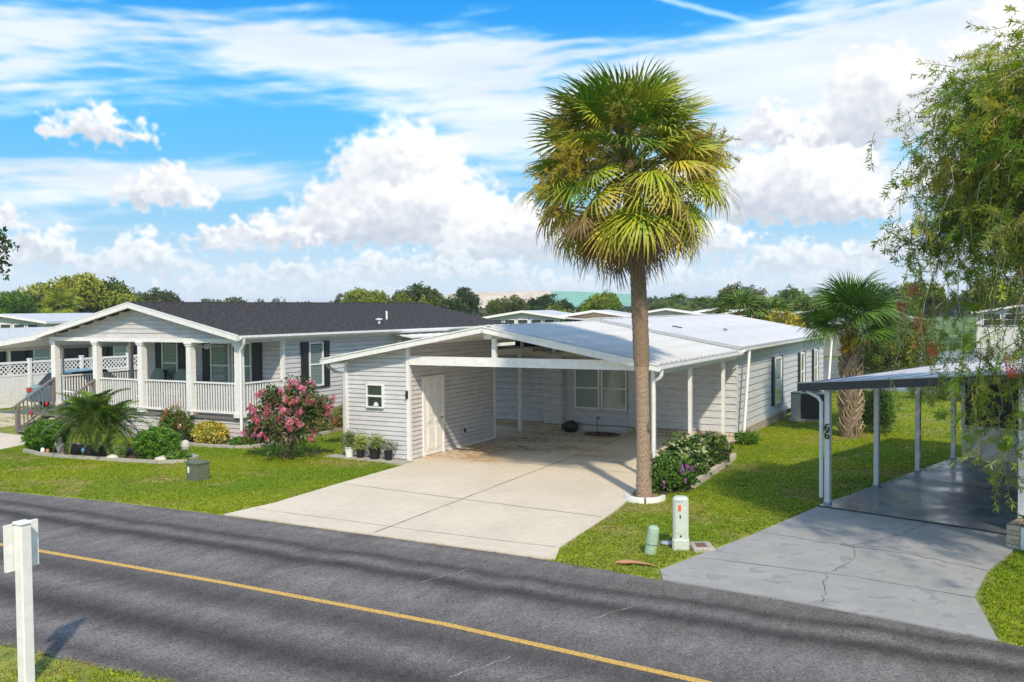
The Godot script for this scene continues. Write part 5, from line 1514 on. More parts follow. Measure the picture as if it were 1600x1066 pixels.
func date_palm() -> void:   # pygmy date palm in the round bed
	var P := thing("date_palm", "feathery pygmy date palm arching over the kerbed flower bed", "palm tree", Vector3(-21.95, 0, -16.85))
	rng.seed = 131
	var fm := []
	for v in 3:
		var b := MB.new()
		b.use_c = true
		var L := 1.5
		var pts := []
		for k in 11:
			var u := k / 10.0
			pts.append(Vector3(0, sin(u * 1.5) * 0.42 - u * u * (0.75 + v * 0.22), u * L * (1.0 - 0.12 * u)))
		b.col = Color(0.14, 0.18, 0.05)
		var rr := []
		for k in 11: rr.append(0.011 * (1.0 - 0.07 * k))
		b.tube(pts, rr, 4, false)
		for k in 46:
			var u := 0.14 + 0.86 * k / 46.0
			var p: Vector3 = pts[int(u * 9.99)].lerp(pts[mini(int(u * 9.99) + 1, 10)], fmod(u * 9.99, 1.0))
			for s in [-1, 1]:
				var l := 0.26 * sin(clampf(u * 2.8 + 0.35, 0, PI)) + 0.07
				var d := Vector3(s * 0.85, rf(-0.15, 0.25), 0.62).normalized()
				b.col = tint(Color(0.09, 0.18, 0.03).lerp(Color(0.20, 0.29, 0.055), rng.randf()), 0.2)
				var q := d.cross(Vector3.UP).normalized() * 0.013
				var nn := Vector3(s * 0.2, 1, 0.1).normalized()
				var mid := p + d * l * 0.55 + Vector3(0, 0.01, 0)
				b.tri(p - q * 0.6, p + q * 0.6, mid + q, nn, nn, nn)
				b.tri(p - q * 0.6, mid + q, mid - q, nn, nn, nn)
				b.tri(mid - q, mid + q, p + d * l - Vector3(0, l * 0.22, 0), nn, nn, nn)
		fm.append(b.mesh())
	for t in [[Vector3(0, 0, 0), Vector3(0.12, 0.95, 0.1), 44], [Vector3(-0.15, 0, 0.1), Vector3(-0.35, 0.8, 0.12), 34], [Vector3(0.2, 0, -0.1), Vector3(0.5, 0.75, -0.1), 30]]:
		var b := MB.new()
		b.tube([t[0], t[0].lerp(t[1], 0.5) + Vector3(0.03, 0, 0), t[1]], [0.11, 0.1, 0.09], 9)
		put(P, "trunk", b.mesh(), M.trunk)
		for k in int(t[2]):
			var u := (k + 0.5) / float(t[2])
			var el := lerpf(1.2, -0.45, u)
			var az := k * 2.39996
			var d := Vector3(cos(az) * cos(el), sin(el), sin(az) * cos(el))
			put(P, "frond", fm[rng.randi() % 3], M.frond, Transform3D(facing(d) * Basis.from_scale(Vector3.ONE * rf(0.66, 0.92)), t[1]))

func weeping_tree() -> void:   # bottlebrush beside the grey driveway
	rng.seed = 141
	var T := thing("bottlebrush_tree", "weeping bottlebrush tree with hanging twigs and a few red flowers", "tree", Vector3(1.2, 0, -15.3))
	var tk := MB.new()
	tk.tube([Vector3(0, 0, 0), Vector3(0.05, 1.2, 0), Vector3(-0.1, 2.4, -0.1), Vector3(0, 3.6, 0)], [0.2, 0.17, 0.14, 0.1], 10)
	put(T, "trunk", tk.mesh(), M.trunk)
	# leafy twig: drooping stem with narrow leaves, thicker at the end
	var tw := []
	for v in 3:
		var b := MB.new()
		b.use_c = true
		var pts := []
		for k in 6:
			var u := k / 5.0
			pts.append(Vector3(0.04 * sin(u * 4.0 + v), -0.10 * u * u, u * 0.42))
		b.col = Color(0.9, 0.75, 0.5)
		b.tube(pts, [0.0045, 0.004, 0.0035, 0.003, 0.0025, 0.002], 3, false)
		for k in 40:
			var u := 1.0 - pow(rng.randf(), 1.7) * 0.85
			var p: Vector3 = pts[int(u * 4.99)].lerp(pts[mini(int(u * 4.99) + 1, 5)], fmod(u * 4.99, 1.0))
			var a := rf(0, TAU)
			var d := Vector3(cos(a), sin(a) + 0.1, rf(0.15, 1.0)).normalized()
			var s := d.cross(Vector3(0, 0, 1)).normalized() * 0.0085
			var l := rf(0.06, 0.105)
			b.col = Color(1, 1, 1) * rf(0.75, 1.2)
			var nn := (s.cross(d).normalized() * 0.6 + Vector3(0, 0.7, 0)).normalized()
			b.tri(p, p + d * l * 0.5 + s, p + d * l * 0.5 - s, nn, nn, nn)
			b.tri(p + d * l * 0.5 - s, p + d * l * 0.5 + s, p + d * l, nn, nn, nn)
		tw.append(b.mesh())
	var xfs := [[], [], []]
	var cols := [[], [], []]
	var limb := MB.new()
	var greens := [Color(0.22, 0.35, 0.05), Color(0.31, 0.45, 0.06), Color(0.42, 0.55, 0.08), Color(0.33, 0.37, 0.13), Color(0.52, 0.53, 0.12), Color(0.16, 0.27, 0.045)]
	var f := noise(0.7, 2, 9)
	var twig := func(p: Vector3, d: Vector3, g: Color) -> void:
		var v := rng.randi() % 3
		xfs[v].append(Transform3D(facing(d, rf(0, TAU)) * Basis.from_scale(Vector3.ONE * rf(0.75, 1.25)), p))
		cols[v].append(tint(g, 0.25))
	for k in 190:
		var az := k * 2.39996
		var rr := 2.8 * (1.0 + 0.28 * f.get_noise_1d(az * 3.0)) * sqrt(rf(0.12, 1.0))
		var d := Vector3(cos(az), 0, sin(az))
		if d.x * 0.88 - d.z * 0.47 > 0.55 and rr > 1.6: continue   # far side, never in view of the street
		var topy := 3.2 + 4.9 * sqrt(maxf(0.05, 1.0 - pow(rr / 3.5, 2.0))) * rf(0.55, 1.05)
		var p0 := Vector3(0, rf(2.2, 3.6), 0)
		var p2 := d * rr * 0.75 + Vector3(0, topy, 0)
		var p1 := p0.lerp(p2, 0.5) + Vector3(0, 0.3, 0)
		var p3 := d * rr + Vector3(rf(-0.2, 0.2), topy - rf(0.2, 0.9), rf(-0.2, 0.2))
		limb.tube([p0, p1, p2, p3], [0.035, 0.026, 0.014, 0.006], 5, false)
		var g: Color = greens[rng.randi() % greens.size()]
		for j in 36:
			var t := rf(0.0, 1.0)
			var q := p2.lerp(p3, t) if rng.randf() < 0.6 else p1.lerp(p2, t)
			twig.call(q + rdir() * rf(0.05, 0.6), (d * rf(0.0, 0.7) + rdir() * 0.75 + Vector3(0, -0.65, 0)).normalized(), g)
		# hanging strands
		if k % 3 != 0:
			var L := rf(0.8, 3.2) if rr > 1.3 else rf(0.5, 1.6)
			var q := p3
			var pts := [q]
			var steps := int(L / 0.22)
			for j in steps:
				q += Vector3(rf(-0.07, 0.07) + d.x * 0.02, -0.22, rf(-0.07, 0.07) + d.z * 0.02)
				pts.append(q)
				if rng.randf() < 0.9: twig.call(q, (rdir() * 0.8 + Vector3(0, -0.8, 0)).normalized(), g if rng.randf() < 0.6 else greens[rng.randi() % 6])
			if pts.size() > 1:
				var ra := []
				for j in pts.size(): ra.append(0.006 * (1.0 - 0.7 * j / pts.size()))
				limb.tube(pts, ra, 4, false)
	# long strands trailing in front of the carport
	for q in [[-1.5, 3.8, -0.35, 2.2], [-1.25, 3.6, -0.2, 1.7], [-1.05, 3.5, 0.0, 2.1], [-0.85, 3.7, -0.15, 1.6], [-1.75, 3.6, -0.45, 1.2], [-0.55, 3.4, 0.1, 1.1], [-1.35, 3.2, -0.1, 1.9], [-1.1, 3.3, 0.3, 1.7], [-0.7, 3.2, 0.3, 1.5], [-1.6, 3.4, 0.1, 1.6], [-0.3, 3.3, 0.5, 1.2]]:
		var p := Vector3(q[0], q[1], q[2])
		var pts := [Vector3(q[0] * 0.5, q[1] + 0.5, q[2] * 0.5), p]
		for j in int(q[3] / 0.2):
			p += Vector3(rf(-0.06, 0.06), -0.2, rf(-0.06, 0.06))
			pts.append(p)
			for e in 2: twig.call(p, (rdir() + Vector3(0, -0.6, 0)).normalized(), greens[1 + rng.randi() % 4])
		var ra := []
		for j in pts.size(): ra.append(0.008 * (1.0 - 0.7 * j / pts.size()))
		limb.tube(pts, ra, 4, false)
	put(T, "branches", limb.mesh(), flat(0.46, 0.38, 0.29, 0.85)).set_meta("kind", "stuff")
	for v in 3: copies(T, "foliage", tw[v], M.leaf_thin, xfs[v], cols[v])
	var brush := sprig(60, 0.05, 0.05, 0.004, 77, 0.0)
	var fx := []
	var fc := []
	for q in [[-0.55, 6.4, 0.2], [-0.35, 6.0, 0.5], [-0.8, 5.9, 0.3], [-0.45, 5.2, 0.9], [-2.55, 4.2, -0.4], [-2.7, 3.95, -0.3], [-2.2, 3.3, 0.5], [-1.2, 3.1, 0.9], [-2.4, 3.7, 0.3]]:
		for j in 5:
			fx.append(Transform3D(rbasis() * Basis.from_scale(Vector3(1.1, 1.5, 1.1)), Vector3(q[0], q[1] - j * 0.035, q[2]) + rdir() * 0.03))
			fc.append(tint(Color(0.6, 0.035, 0.05), 0.3))
	copies(T, "blossoms", brush, M.flower, fx, fc)

func make_plants() -> void:
	cabbage_palm()
	young_palm()
	date_palm()
	weeping_tree()
	var small := sprig(16, 0.05, 0.055, 0.03, 401)
	var mid := sprig(14, 0.07, 0.085, 0.042, 402)
	var wide := sprig(12, 0.08, 0.11, 0.055, 403)
	var thin := sprig(14, 0.08, 0.13, 0.022, 404, 0.6)
	var petal := sprig(26, 0.055, 0.035, 0.03, 405, 0.2)
	var hedge := [Color(0.07, 0.18, 0.016), Color(0.11, 0.25, 0.022), Color(0.05, 0.13, 0.015), Color(0.16, 0.31, 0.03)]
	shrub("clipped_shrub", "round clipped green shrub in the bed beside the front steps", Vector3(-23.95, 0, -16.75), Vector3(0.66, 0.45, 0.6), 1100, small, hedge, 501, 0.10)
	shrub("clipped_shrub", "round clipped green shrub in the bed beside the glass garden lamp", Vector3(-19.75, 0, -16.95), Vector3(0.60, 0.44, 0.56), 1100, small, hedge, 502, 0.10)
	shrub("croton_shrub", "low yellow leaved croton shrub against the porch skirting", Vector3(-20.75, 0, -19.72), Vector3(0.52, 0.31, 0.36), 520, mid, [Color(0.52, 0.42, 0.06), Color(0.38, 0.36, 0.05), Color(0.60, 0.50, 0.14), Color(0.16, 0.22, 0.03)], 503, 0.15)
	shrub("flowering_shrub", "leafy shrub with orange and white tips against the porch skirting", Vector3(-22.3, 0, -19.85), Vector3(0.50, 0.47, 0.36), 420, thin, [Color(0.07, 0.15, 0.025), Color(0.12, 0.22, 0.04), Color(0.20, 0.12, 0.04), Color(0.05, 0.10, 0.02)], 504, 0.35, [40, petal, [Color(0.6, 0.25, 0.06), Color(0.62, 0.55, 0.42), Color(0.45, 0.12, 0.04)]])
	shrub("dwarf_shrub", "small dark shrub between the croton and the flowering shrub", Vector3(-21.55, 0, -19.6), Vector3(0.22, 0.17, 0.2), 110, mid, [Color(0.05, 0.09, 0.025), Color(0.10, 0.13, 0.05)], 505)
	shrub("dwarf_shrub", "low green plant at the foot of the porch downspout", Vector3(-19.45, 0, -19.72), Vector3(0.34, 0.10, 0.25), 130, mid, [Color(0.06, 0.16, 0.015), Color(0.1, 0.2, 0.02)], 506)
	shrub("dwarf_shrub", "low green ground cover in the bed under the glass garden lamp", Vector3(-19.25, 0, -17.0), Vector3(0.5, 0.11, 0.3), 200, mid, [Color(0.08, 0.18, 0.02), Color(0.14, 0.24, 0.04)], 507)
	# crape myrtle
	rng.seed = 510
	var C := thing("crape_myrtle", "wide crape myrtle bush covered in pink flowers on the lawn", "bush", Vector3(-16.75, 0, -18.6))
	stems(C, 9, 1.25, 0.75, 0.028, M.trunk)
	var pts := []
	for q in [[0, 1.15, 0, 0.85, 0.7], [-0.6, 0.95, 0.1, 0.6, 0.5], [0.6, 1.15, 0, 0.62, 0.55], [0.15, 0.5, 0.1, 0.7, 0.45], [-0.45, 1.55, -0.1, 0.45, 0.4], [0.45, 1.65, -0.05, 0.5, 0.4], [-0.85, 0.65, 0.1, 0.45, 0.3], [0.95, 1.45, -0.1, 0.3, 0.25]]:
		for p in spread(Vector3(q[3], q[4], q[3] * 0.85), 95, 3, 0.3, 0.45):
			pts.append(p + Vector3(q[0], q[1], q[2]))
	foliage(C, "foliage", mid, pts, [Color(0.05, 0.10, 0.025), Color(0.09, 0.15, 0.035), Color(0.12, 0.12, 0.05), Color(0.16, 0.09, 0.05), Color(0.06, 0.13, 0.02)], 0.75, 1.3)
	var fl := []
	for q in [[0, 1.15, 0, 0.88, 0.74], [-0.6, 0.95, 0.1, 0.64, 0.54], [0.6, 1.15, 0, 0.68, 0.6], [-0.45, 1.55, -0.1, 0.5, 0.44], [0.45, 1.65, -0.05, 0.55, 0.45], [-0.9, 0.65, 0.1, 0.48, 0.35], [1.0, 1.5, -0.1, 0.36, 0.3]]:
		for c in 10:
			var ctr := Vector3(q[0], q[1], q[2]) + rdir() * Vector3(q[3], q[4], q[3] * 0.85) * 1.02
			if ctr.y < 0.45: continue
			for j in 8: fl.append(ctr + rdir() * rf(0.02, 0.12))
	foliage(C, "blossoms", petal, fl, [Color(0.62, 0.09, 0.25), Color(0.74, 0.22, 0.38), Color(0.52, 0.12, 0.15), Color(0.76, 0.36, 0.46), Color(0.45, 0.15, 0.12)], 0.6, 1.1, M.flower)
	for q in [[-19.5, -22.9, "nearest the porch corner"], [-19.5, -24.6, "below the shuttered side window"], [-19.5, -26.3, "beside the side awning"]]:
		shrub("rose_shrub", "low coral flowered shrub along the house wall " + q[2], Vector3(q[0], 0, q[1]), Vector3(0.42, 0.36, 0.65), 260, thin, [Color(0.10, 0.17, 0.03), Color(0.18, 0.24, 0.05), Color(0.25, 0.24, 0.08)], 520 + int(-q[1]), 0.3, [34, petal, [Color(0.60, 0.12, 0.09), Color(0.65, 0.2, 0.2)]], "coral shrubs along the house wall")
	var vari := [Color(0.05, 0.13, 0.02), Color(0.09, 0.18, 0.03), Color(0.42, 0.45, 0.26), Color(0.04, 0.09, 0.02)]
	shrub("variegated_shrub", "white and green leaved shrub in the bed by the carport posts", Vector3(-6.5, 0, -20.35), Vector3(0.50, 0.47, 0.55), 420, wide, vari, 531, 0.25)
	shrub("leafy_shrub", "dense small leaved shrub against the wooden bed edging", Vector3(-6.5, 0, -22.1), Vector3(0.45, 0.40, 0.95), 620, mid, [Color(0.06, 0.13, 0.02), Color(0.11, 0.19, 0.03), Color(0.26, 0.30, 0.12), Color(0.04, 0.08, 0.02)], 532, 0.2, [22, petal, [Color(0.40, 0.16, 0.40)]])
	shrub("purple_shrub", "low purple flowered shrub in the bed behind the tall palm", Vector3(-6.42, 0, -19.1), Vector3(0.52, 0.32, 0.6), 460, mid, [Color(0.04, 0.10, 0.015), Color(0.07, 0.15, 0.02), Color(0.11, 0.2, 0.03)], 533, 0.25, [22, petal, [Color(0.42, 0.10, 0.45), Color(0.5, 0.16, 0.42), Color(0.35, 0.12, 0.5)]])
	shrub("weed_clump", "tuft of green weeds at the house corner downspout", Vector3(-6.55, 0, -26.1), Vector3(0.25, 0.16, 0.3), 110, thin, [Color(0.07, 0.16, 0.02), Color(0.12, 0.22, 0.03)], 534)
	# potted plants in front of the storage room
	var i := 0
	for q in [[-15.35, "white pot of leggy green stems on the concrete strip", M.white, 0.12, 0.24, 0.42], [-14.98, "black pot of pale yellow green leaves beside the white pot", M.black, 0.11, 0.2, 0.42], [-14.52, "wide black pot of pale green leaves below the small window", M.black, 0.15, 0.26, 0.34], [-14.08, "small black pot with sparse grey leaves beside the corner trim", M.black, 0.11, 0.22, 0.26]]:
		rng.seed = 540 + i
		var P := thing("potted_plant", q[1], "potted plant", Vector3(q[0], 0.035, -19.4), 0.0, "pots along the storage room wall")
		var b := MB.new()
		b.lathe([Vector2(0.001, 0.0), Vector2(q[3] * 0.78, 0.0), Vector2(q[3], q[4]), Vector2(q[3] + 0.012, q[4]), Vector2(q[3] + 0.012, q[4] + 0.025), Vector2(q[3] - 0.015, q[4] + 0.025), Vector2(q[3] - 0.02, q[4] - 0.03), Vector2(0.001, q[4] - 0.03)], 18)
		put(P, "pot", b.mesh(), q[2])
		stems(P, 4, q[5] * 0.7, 0.12, 0.006, M.twig, q[4] - 0.03)
		var pp := spread(Vector3(q[3] * 1.4, q[5] * 0.5, q[3] * 1.3), 55 if i < 3 else 24, 3, 0.2, 0.3)
		for k in pp.size(): pp[k] += Vector3(0, q[4] + q[5] * 0.45, 0)
		foliage(P, "leaves", thin, pp, [[Color(0.12, 0.19, 0.04), Color(0.2, 0.24, 0.07)], [Color(0.36, 0.40, 0.10), Color(0.22, 0.30, 0.06)], [Color(0.36, 0.40, 0.12), Color(0.18, 0.27, 0.06)], [Color(0.3, 0.32, 0.26), Color(0.14, 0.18, 0.08)]][i], 0.6, 1.0)
		i += 1

# ---------------------------------------------------------------- far trees and houses
func far_tree(called: String, label: String, x: float, z: float, h: float, w: float, cols: Array, sd: int, n := 420, group := "", dense := 1.0) -> void:
	rng.seed = sd
	var T := thing(called, label, "tree", Vector3(x, 0, z), 0.0, group)
	var th := h * 0.36
	var tk := MB.new()
	tk.tube([Vector3(0, 0, 0), Vector3(rf(-0.1, 0.1), th * 0.6, 0), Vector3(rf(-0.2, 0.2), th, 0)], [0.035 * h, 0.028 * h, 0.02 * h], 7)
	for k in 5:
		var a := TAU * k / 5 + rf(-0.4, 0.4)
		tk.tube([Vector3(0, th * 0.75, 0), Vector3(cos(a) * w * 0.2, h * 0.55, sin(a) * w * 0.2), Vector3(cos(a) * w * 0.36, h * 0.72, sin(a) * w * 0.36)], [0.02 * h, 0.014 * h, 0.005 * h], 5, false)
	put(T, "trunk", tk.mesh(), M.trunk)
	var pts := []
	var cc := []
	var xfs := []
	var lobes := 15
	var leaf := sprig(26, 0.26, 0.21, 0.13, 601, 0.4)
	for k in lobes:
		var d := rdir()
		d.y = absf(d.y) * 1.0 - 0.3
		var c := Vector3(d.x * w * 0.33, h * 0.66 + d.y * h * 0.27, d.z * w * 0.33)
		var r := Vector3(w * rf(0.14, 0.23), h * rf(0.10, 0.17), w * rf(0.14, 0.23))
		var col: Color = cols[rng.randi() % cols.size()]
		for p in spread(r, n / lobes, sd + k, 0.45, 0.3):
			xfs.append(Transform3D(rbasis() * Basis.from_scale(Vector3.ONE * rf(0.7, 1.3) * clampf(w / 7.0, 0.6, 1.5)), c + p))
			cc.append(tint(col, 0.22))
	copies(T, "crown", leaf, M.leaf, xfs, cc)

func far_palm(called: String, label: String, x: float, z: float, h: float, r: float, sd: int, group := "", cols := [Color(0.07, 0.15, 0.02), Color(0.15, 0.24, 0.03), Color(0.22, 0.24, 0.05)]) -> void:
	var T := thing(called, label, "palm tree", Vector3(x, 0, z), 0.0, group)
	var b := MB.new()
	b.tube([Vector3.ZERO, Vector3(0.05, h * 0.5, 0), Vector3(0, h - r * 0.6, 0)], [0.2, 0.17, 0.15], 8)
	put(T, "trunk", b.mesh(), M.trunk)
	var f := [fan_leaf(sd, r * 0.6, 22, 1.6, 0.5, cols, 0.4), fan_leaf(sd + 1, r * 0.6, 22, 1.6, 0.9, cols, 0.5)]
	rng.seed = sd
	for k in 30:
		var el := lerpf(1.4, -0.6, (k + 0.5) / 30.0)
		var az := k * 2.39996
		var d := Vector3(cos(az) * cos(el), sin(el), sin(az) * cos(el))
		put(T, "frond", f[k % 2], M.frond, Transform3D(facing(d, rf(-0.5, 0.5)), Vector3(0, h - r * 0.6, 0) + d * r * 0.45))

func far_house(label: String, at: Vector3, turn: float, w: float, l: float, wall: Material, roof: Material, wins: int, porch := false, h := 3.2) -> void:
	var N := thing("far_house", label, "house", at, turn)
	box(N, "wall", Vector3(0, h / 2, 0), Vector3(w, h, l), wall)
	var rise := w * 0.075
	put(N, "gable_wall", extrude([Vector2(-w / 2, h + 0.002), Vector2(w / 2, h + 0.002), Vector2(0, h + rise)], l - 0.02), wall, Transform3D(Basis(), Vector3(0, 0, -l / 2 + 0.01)))
	for s in [-1, 1]:
		var e := Vector2(s * (w / 2 + 0.4), -rise - 0.09)
		put(N, "roof", extrude([Vector2(0, 0), e, e + Vector2(0, -0.09), Vector2(0, -0.09)], l + 0.9), roof, Transform3D(Basis(), Vector3(0, h + rise + 0.12, -l / 2 - 0.45)))
		bar(N, "fascia", Vector3(0, h + rise + 0.06, l / 2 + 0.47), Vector3(s * (w / 2 + 0.42), h - 0.03, l / 2 + 0.47), 0.03, 0.17, M.white)
		bar(N, "fascia", Vector3(s * (w / 2 + 0.42), h - 0.03, l / 2 + 0.45), Vector3(s * (w / 2 + 0.42), h - 0.03, -l / 2 - 0.45), 0.03, 0.17, M.white)
		for k in 3:
			window(N, Vector3(s * (w / 2 + 0.001), h - 1.25, l / 2 - 1.8 - k * l / 3.4), Vector3(0, 0, -s), 1.0, 1.15, false, 0.0, M.blind)
	var step := w * 0.9 / wins
	for k in wins:
		window(N, Vector3(-w * 0.45 + (k + 0.5) * step, h - 1.2, l / 2 + 0.001), Vector3(1, 0, 0), step * 0.82, 1.1, false, 0.0, M.room)
	if porch:
		put(N, "carport_roof", extrude([Vector2(0, 0), Vector2(3.4, -0.3), Vector2(3.4, -0.4), Vector2(0, -0.1)], l * 0.6), roof, Transform3D(Basis(), Vector3(w / 2 + 0.35, h + 0.02, -l * 0.1)))
		for z in [0.0, l * 0.24, l * 0.48]:
			box(N, "post", Vector3(w / 2 + 3.5, h / 2 - 0.18, z), Vector3(0.1, h - 0.36, 0.1), M.white)

func make_background() -> void:
	var oak := [Color(0.075, 0.12, 0.018), Color(0.13, 0.175, 0.022), Color(0.055, 0.085, 0.016), Color(0.19, 0.22, 0.03)]
	var lime := [Color(0.16, 0.22, 0.018), Color(0.26, 0.31, 0.025), Color(0.11, 0.17, 0.02), Color(0.33, 0.36, 0.03)]
	var dark := [Color(0.028, 0.055, 0.014), Color(0.045, 0.08, 0.018), Color(0.07, 0.105, 0.022)]
	var ol := "oaks beyond the houses"
	far_tree("oak_tree", "dark leafy tree overhanging the screened house", -50.7, -29.2, 10.6, 7.6, [Color(0.05, 0.09, 0.02), Color(0.08, 0.13, 0.025), Color(0.12, 0.17, 0.03)], 701, 1300)
	far_tree("oak_tree", "broad domed oak, the widest tree behind the porch house", -93.1, -69.1, 8.0, 12.5, [Color(0.12, 0.165, 0.02), Color(0.2, 0.235, 0.026), Color(0.08, 0.115, 0.018), Color(0.27, 0.29, 0.03)], 702, 1500)
	far_tree("oak_tree", "lower domed oak at the flank of the widest oak", -99.0, -80.0, 6.1, 8.0, [Color(0.12, 0.165, 0.02), Color(0.2, 0.235, 0.026), Color(0.08, 0.115, 0.018)], 703, 800)
	far_tree("round_tree", "small round bright green tree in front of the widest oak", -84.0, -55.6, 6.3, 4.8, [Color(0.10, 0.2, 0.02), Color(0.16, 0.27, 0.03), Color(0.07, 0.14, 0.02)], 704, 600)
	far_palm("far_palm", "bright yellow green palm rising behind the white roofs", -77.5, -55.8, 5.6, 2.2, 705, "", [Color(0.2, 0.27, 0.02), Color(0.33, 0.38, 0.03), Color(0.3, 0.3, 0.05)])
	far_tree("oak_tree", "dusky oak peeking over the dark shingle ridge", -121.0, -104.0, 7.4, 9.0, [Color(0.07, 0.095, 0.03), Color(0.11, 0.12, 0.035), Color(0.05, 0.07, 0.02)], 706, 500)
	far_tree("round_tree", "low yellow green tree at the foot of the dusky oak", -112.5, -104.0, 5.8, 4.5, lime, 707, 250)
	for q in [[-160.5, -163.5, 6.6, 5.0], [-157.0, -165.5, 6.9, 5.0], [-152.8, -167.8, 7.4, 5.0], [-149.0, -169.0, 6.3, 4.5]]:
		far_tree("distant_tree", "small distant tree showing above the dark shingle ridge", q[0], q[1], q[2], q[3], dark, 710 + int(q[2] * 10), 180, "distant trees over the shingle ridge")
	far_tree("dark_tree", "small dark tree beside the bright oaks behind the shingle roof", -86.0, -107.5, 6.4, 4.0, dark, 720, 240)
	far_tree("oak_tree", "bright yellow green oak over the shingle roof, beside the small dark tree", -79.6, -105.0, 7.0, 8.0, lime, 721, 900)
	far_tree("oak_tree", "broad olive oak over the shingle roof, beside the pale hill", -72.8, -107.7, 7.3, 8.2, oak, 722, 900)
	far_tree("dark_tree", "dark twin-topped tree standing against the pale hill", -62.6, -102.2, 7.0, 5.4, [Color(0.05, 0.085, 0.018), Color(0.085, 0.13, 0.025), Color(0.035, 0.06, 0.014)], 723, 620)
	far_tree("oak_tree", "golden green tree between the dark twin-topped tree and the hill", -58.0, -106.5, 5.9, 5.6, [Color(0.19, 0.19, 0.035), Color(0.12, 0.15, 0.025), Color(0.07, 0.1, 0.02)], 724, 520)
	far_tree("round_tree", "low lime green bush at the foot of the dark twin-topped tree", -60.5, -94.0, 4.2, 4.2, lime, 725, 320)
	far_tree("dark_tree", "dark blue green tree below the pale hill", -62.5, -128.0, 5.9, 8.0, dark, 726, 500)
	far_tree("dark_tree", "dark tree below the green covered part of the hill", -53.5, -126.0, 5.4, 6.0, dark, 727, 380)
	far_tree("round_tree", "small lime tree between the white roofs and the hill", -53.8, -112.5, 4.4, 4.2, lime, 728, 300)
	far_tree("round_tree", "round bright green tree standing alone over the white roofs", -42.6, -101.8, 5.9, 5.2, [Color(0.12, 0.2, 0.02), Color(0.2, 0.28, 0.025), Color(0.26, 0.32, 0.03)], 729, 900)
	far_tree("oak_tree", "sparse brown green oak behind the carport house roof", -28.0, -110.0, 6.9, 7.2, [Color(0.12, 0.13, 0.04), Color(0.17, 0.17, 0.05), Color(0.08, 0.10, 0.03)], 730, 560)
	far_tree("oak_tree", "mid green tree beside the sparse brown oak", -22.8, -112.0, 6.2, 6.0, [Color(0.10, 0.17, 0.03), Color(0.15, 0.22, 0.04)], 731, 520)
	far_palm("far_palm", "low fan palm rising behind the carport house roof", -15.9, -61.5, 4.6, 2.6, 732)
	far_palm("far_palm", "second fan palm crowding the low one behind the carport house", -14.2, -62.5, 4.2, 2.3, 733)
	far_tree("golden_bush", "golden yellow bush beside the fan palms behind the house", -12.2, -57.5, 3.7, 3.0, [Color(0.42, 0.34, 0.03), Color(0.32, 0.28, 0.03), Color(0.5, 0.42, 0.06)], 734, 420)
	far_tree("golden_bush", "brown bush at the foot of the fan palms", -18.8, -66.0, 3.4, 3.6, [Color(0.2, 0.15, 0.06), Color(0.14, 0.13, 0.04)], 735, 260)
	for q in [[-66.5, -193.0, 5.6, 8.0], [-58.0, -194.0, 6.4, 6.0], [-51.5, -177.0, 5.8, 6.5], [-44.5, -178.0, 5.2, 6.5], [-38.0, -170.0, 5.4, 6.0]]:
		far_tree("distant_tree", "small distant tree on the skyline past the tall palm", q[0], q[1], q[2], q[3], oak, 740 + int(q[2] * 10), 240, "distant trees past the tall palm")
	for q in [[-49.0, -150.0, 5.8], [-44.0, -146.0, 5.2]]:
		far_palm("far_palm", "small distant palm on the skyline past the tall palm", q[0], q[1], q[2], 2.4, 745, "distant palms past the tall palm")
	for q in [[-12.0, -100.0, 6.2, 6.5, "olive tree behind the screened porch house across the lake"], [-9.0, -118.4, 7.0, 8.0, "broad tree between the porch house and the white house across the lake"], [-1.0, -112.0, 7.2, 8.0, "tree directly behind the white house across the lake"], [6.5, -118.0, 7.5, 9.0, "wide tree past the white house, half behind the weeping tree"], [15.0, -112.0, 8.0, 9.0, "tallest tree on the lake bank, behind the weeping tree"], [-17.0, -94.0, 5.2, 4.6, "smallest tree on the lake bank, above the golden bush"]]:
		far_tree("bank_tree", q[4], q[0], q[1], q[2], q[3], oak, 750 + int(q[3] * 10 + q[2]), 460, "trees on the far lake bank")
	# shrubs by the water behind the young palm
	rng.seed = 760
	var thin := sprig(14, 0.08, 0.13, 0.022, 404, 0.6)
	shrub("lakeside_bush", "tall loose green bush with red flowers behind the criss-cross palm", Vector3(-3.3, 1.35, -31.6), Vector3(1.15, 1.2, 1.0), 1500, thin, [Color(0.09, 0.15, 0.03), Color(0.17, 0.22, 0.05), Color(0.24, 0.26, 0.05), Color(0.07, 0.1, 0.02)], 761, 0.4, [10, sprig(26, 0.055, 0.035, 0.03, 405, 0.2), [Color(0.5, 0.06, 0.04)]])
	shrub("lakeside_bush", "dark glossy bush at the foot of the criss-cross palm", Vector3(-3.55, 0, -30.1), Vector3(0.4, 0.7, 0.4), 420, thin, [Color(0.03, 0.07, 0.02), Color(0.05, 0.1, 0.02)], 762, 0.3)
	shrub("lakeside_bush", "loose grey green bush at the lake edge beside the house end", Vector3(-5.6, 0, -43.2), Vector3(1.1, 0.9, 0.9), 520, thin, [Color(0.12, 0.17, 0.06), Color(0.2, 0.24, 0.12), Color(0.08, 0.12, 0.04)], 763, 0.4)
	for k in 5:
		shrub("hedge_shrub", "low green shrub in the row along the lake edge", Vector3(-3.0 + k * 1.5, 0, -42.0 + k * 0.5), Vector3(0.85, 0.36, 0.5), 260, thin, [Color(0.07, 0.14, 0.02), Color(0.12, 0.2, 0.03)], 770 + k, 0.25, [], "low shrubs along the lake edge")
	# houses
	var tan := flat(0.50, 0.40, 0.27, 0.8)
	var whitewall := flat(0.62, 0.61, 0.58, 0.7)
	var cream := flat(0.60, 0.52, 0.40, 0.8)
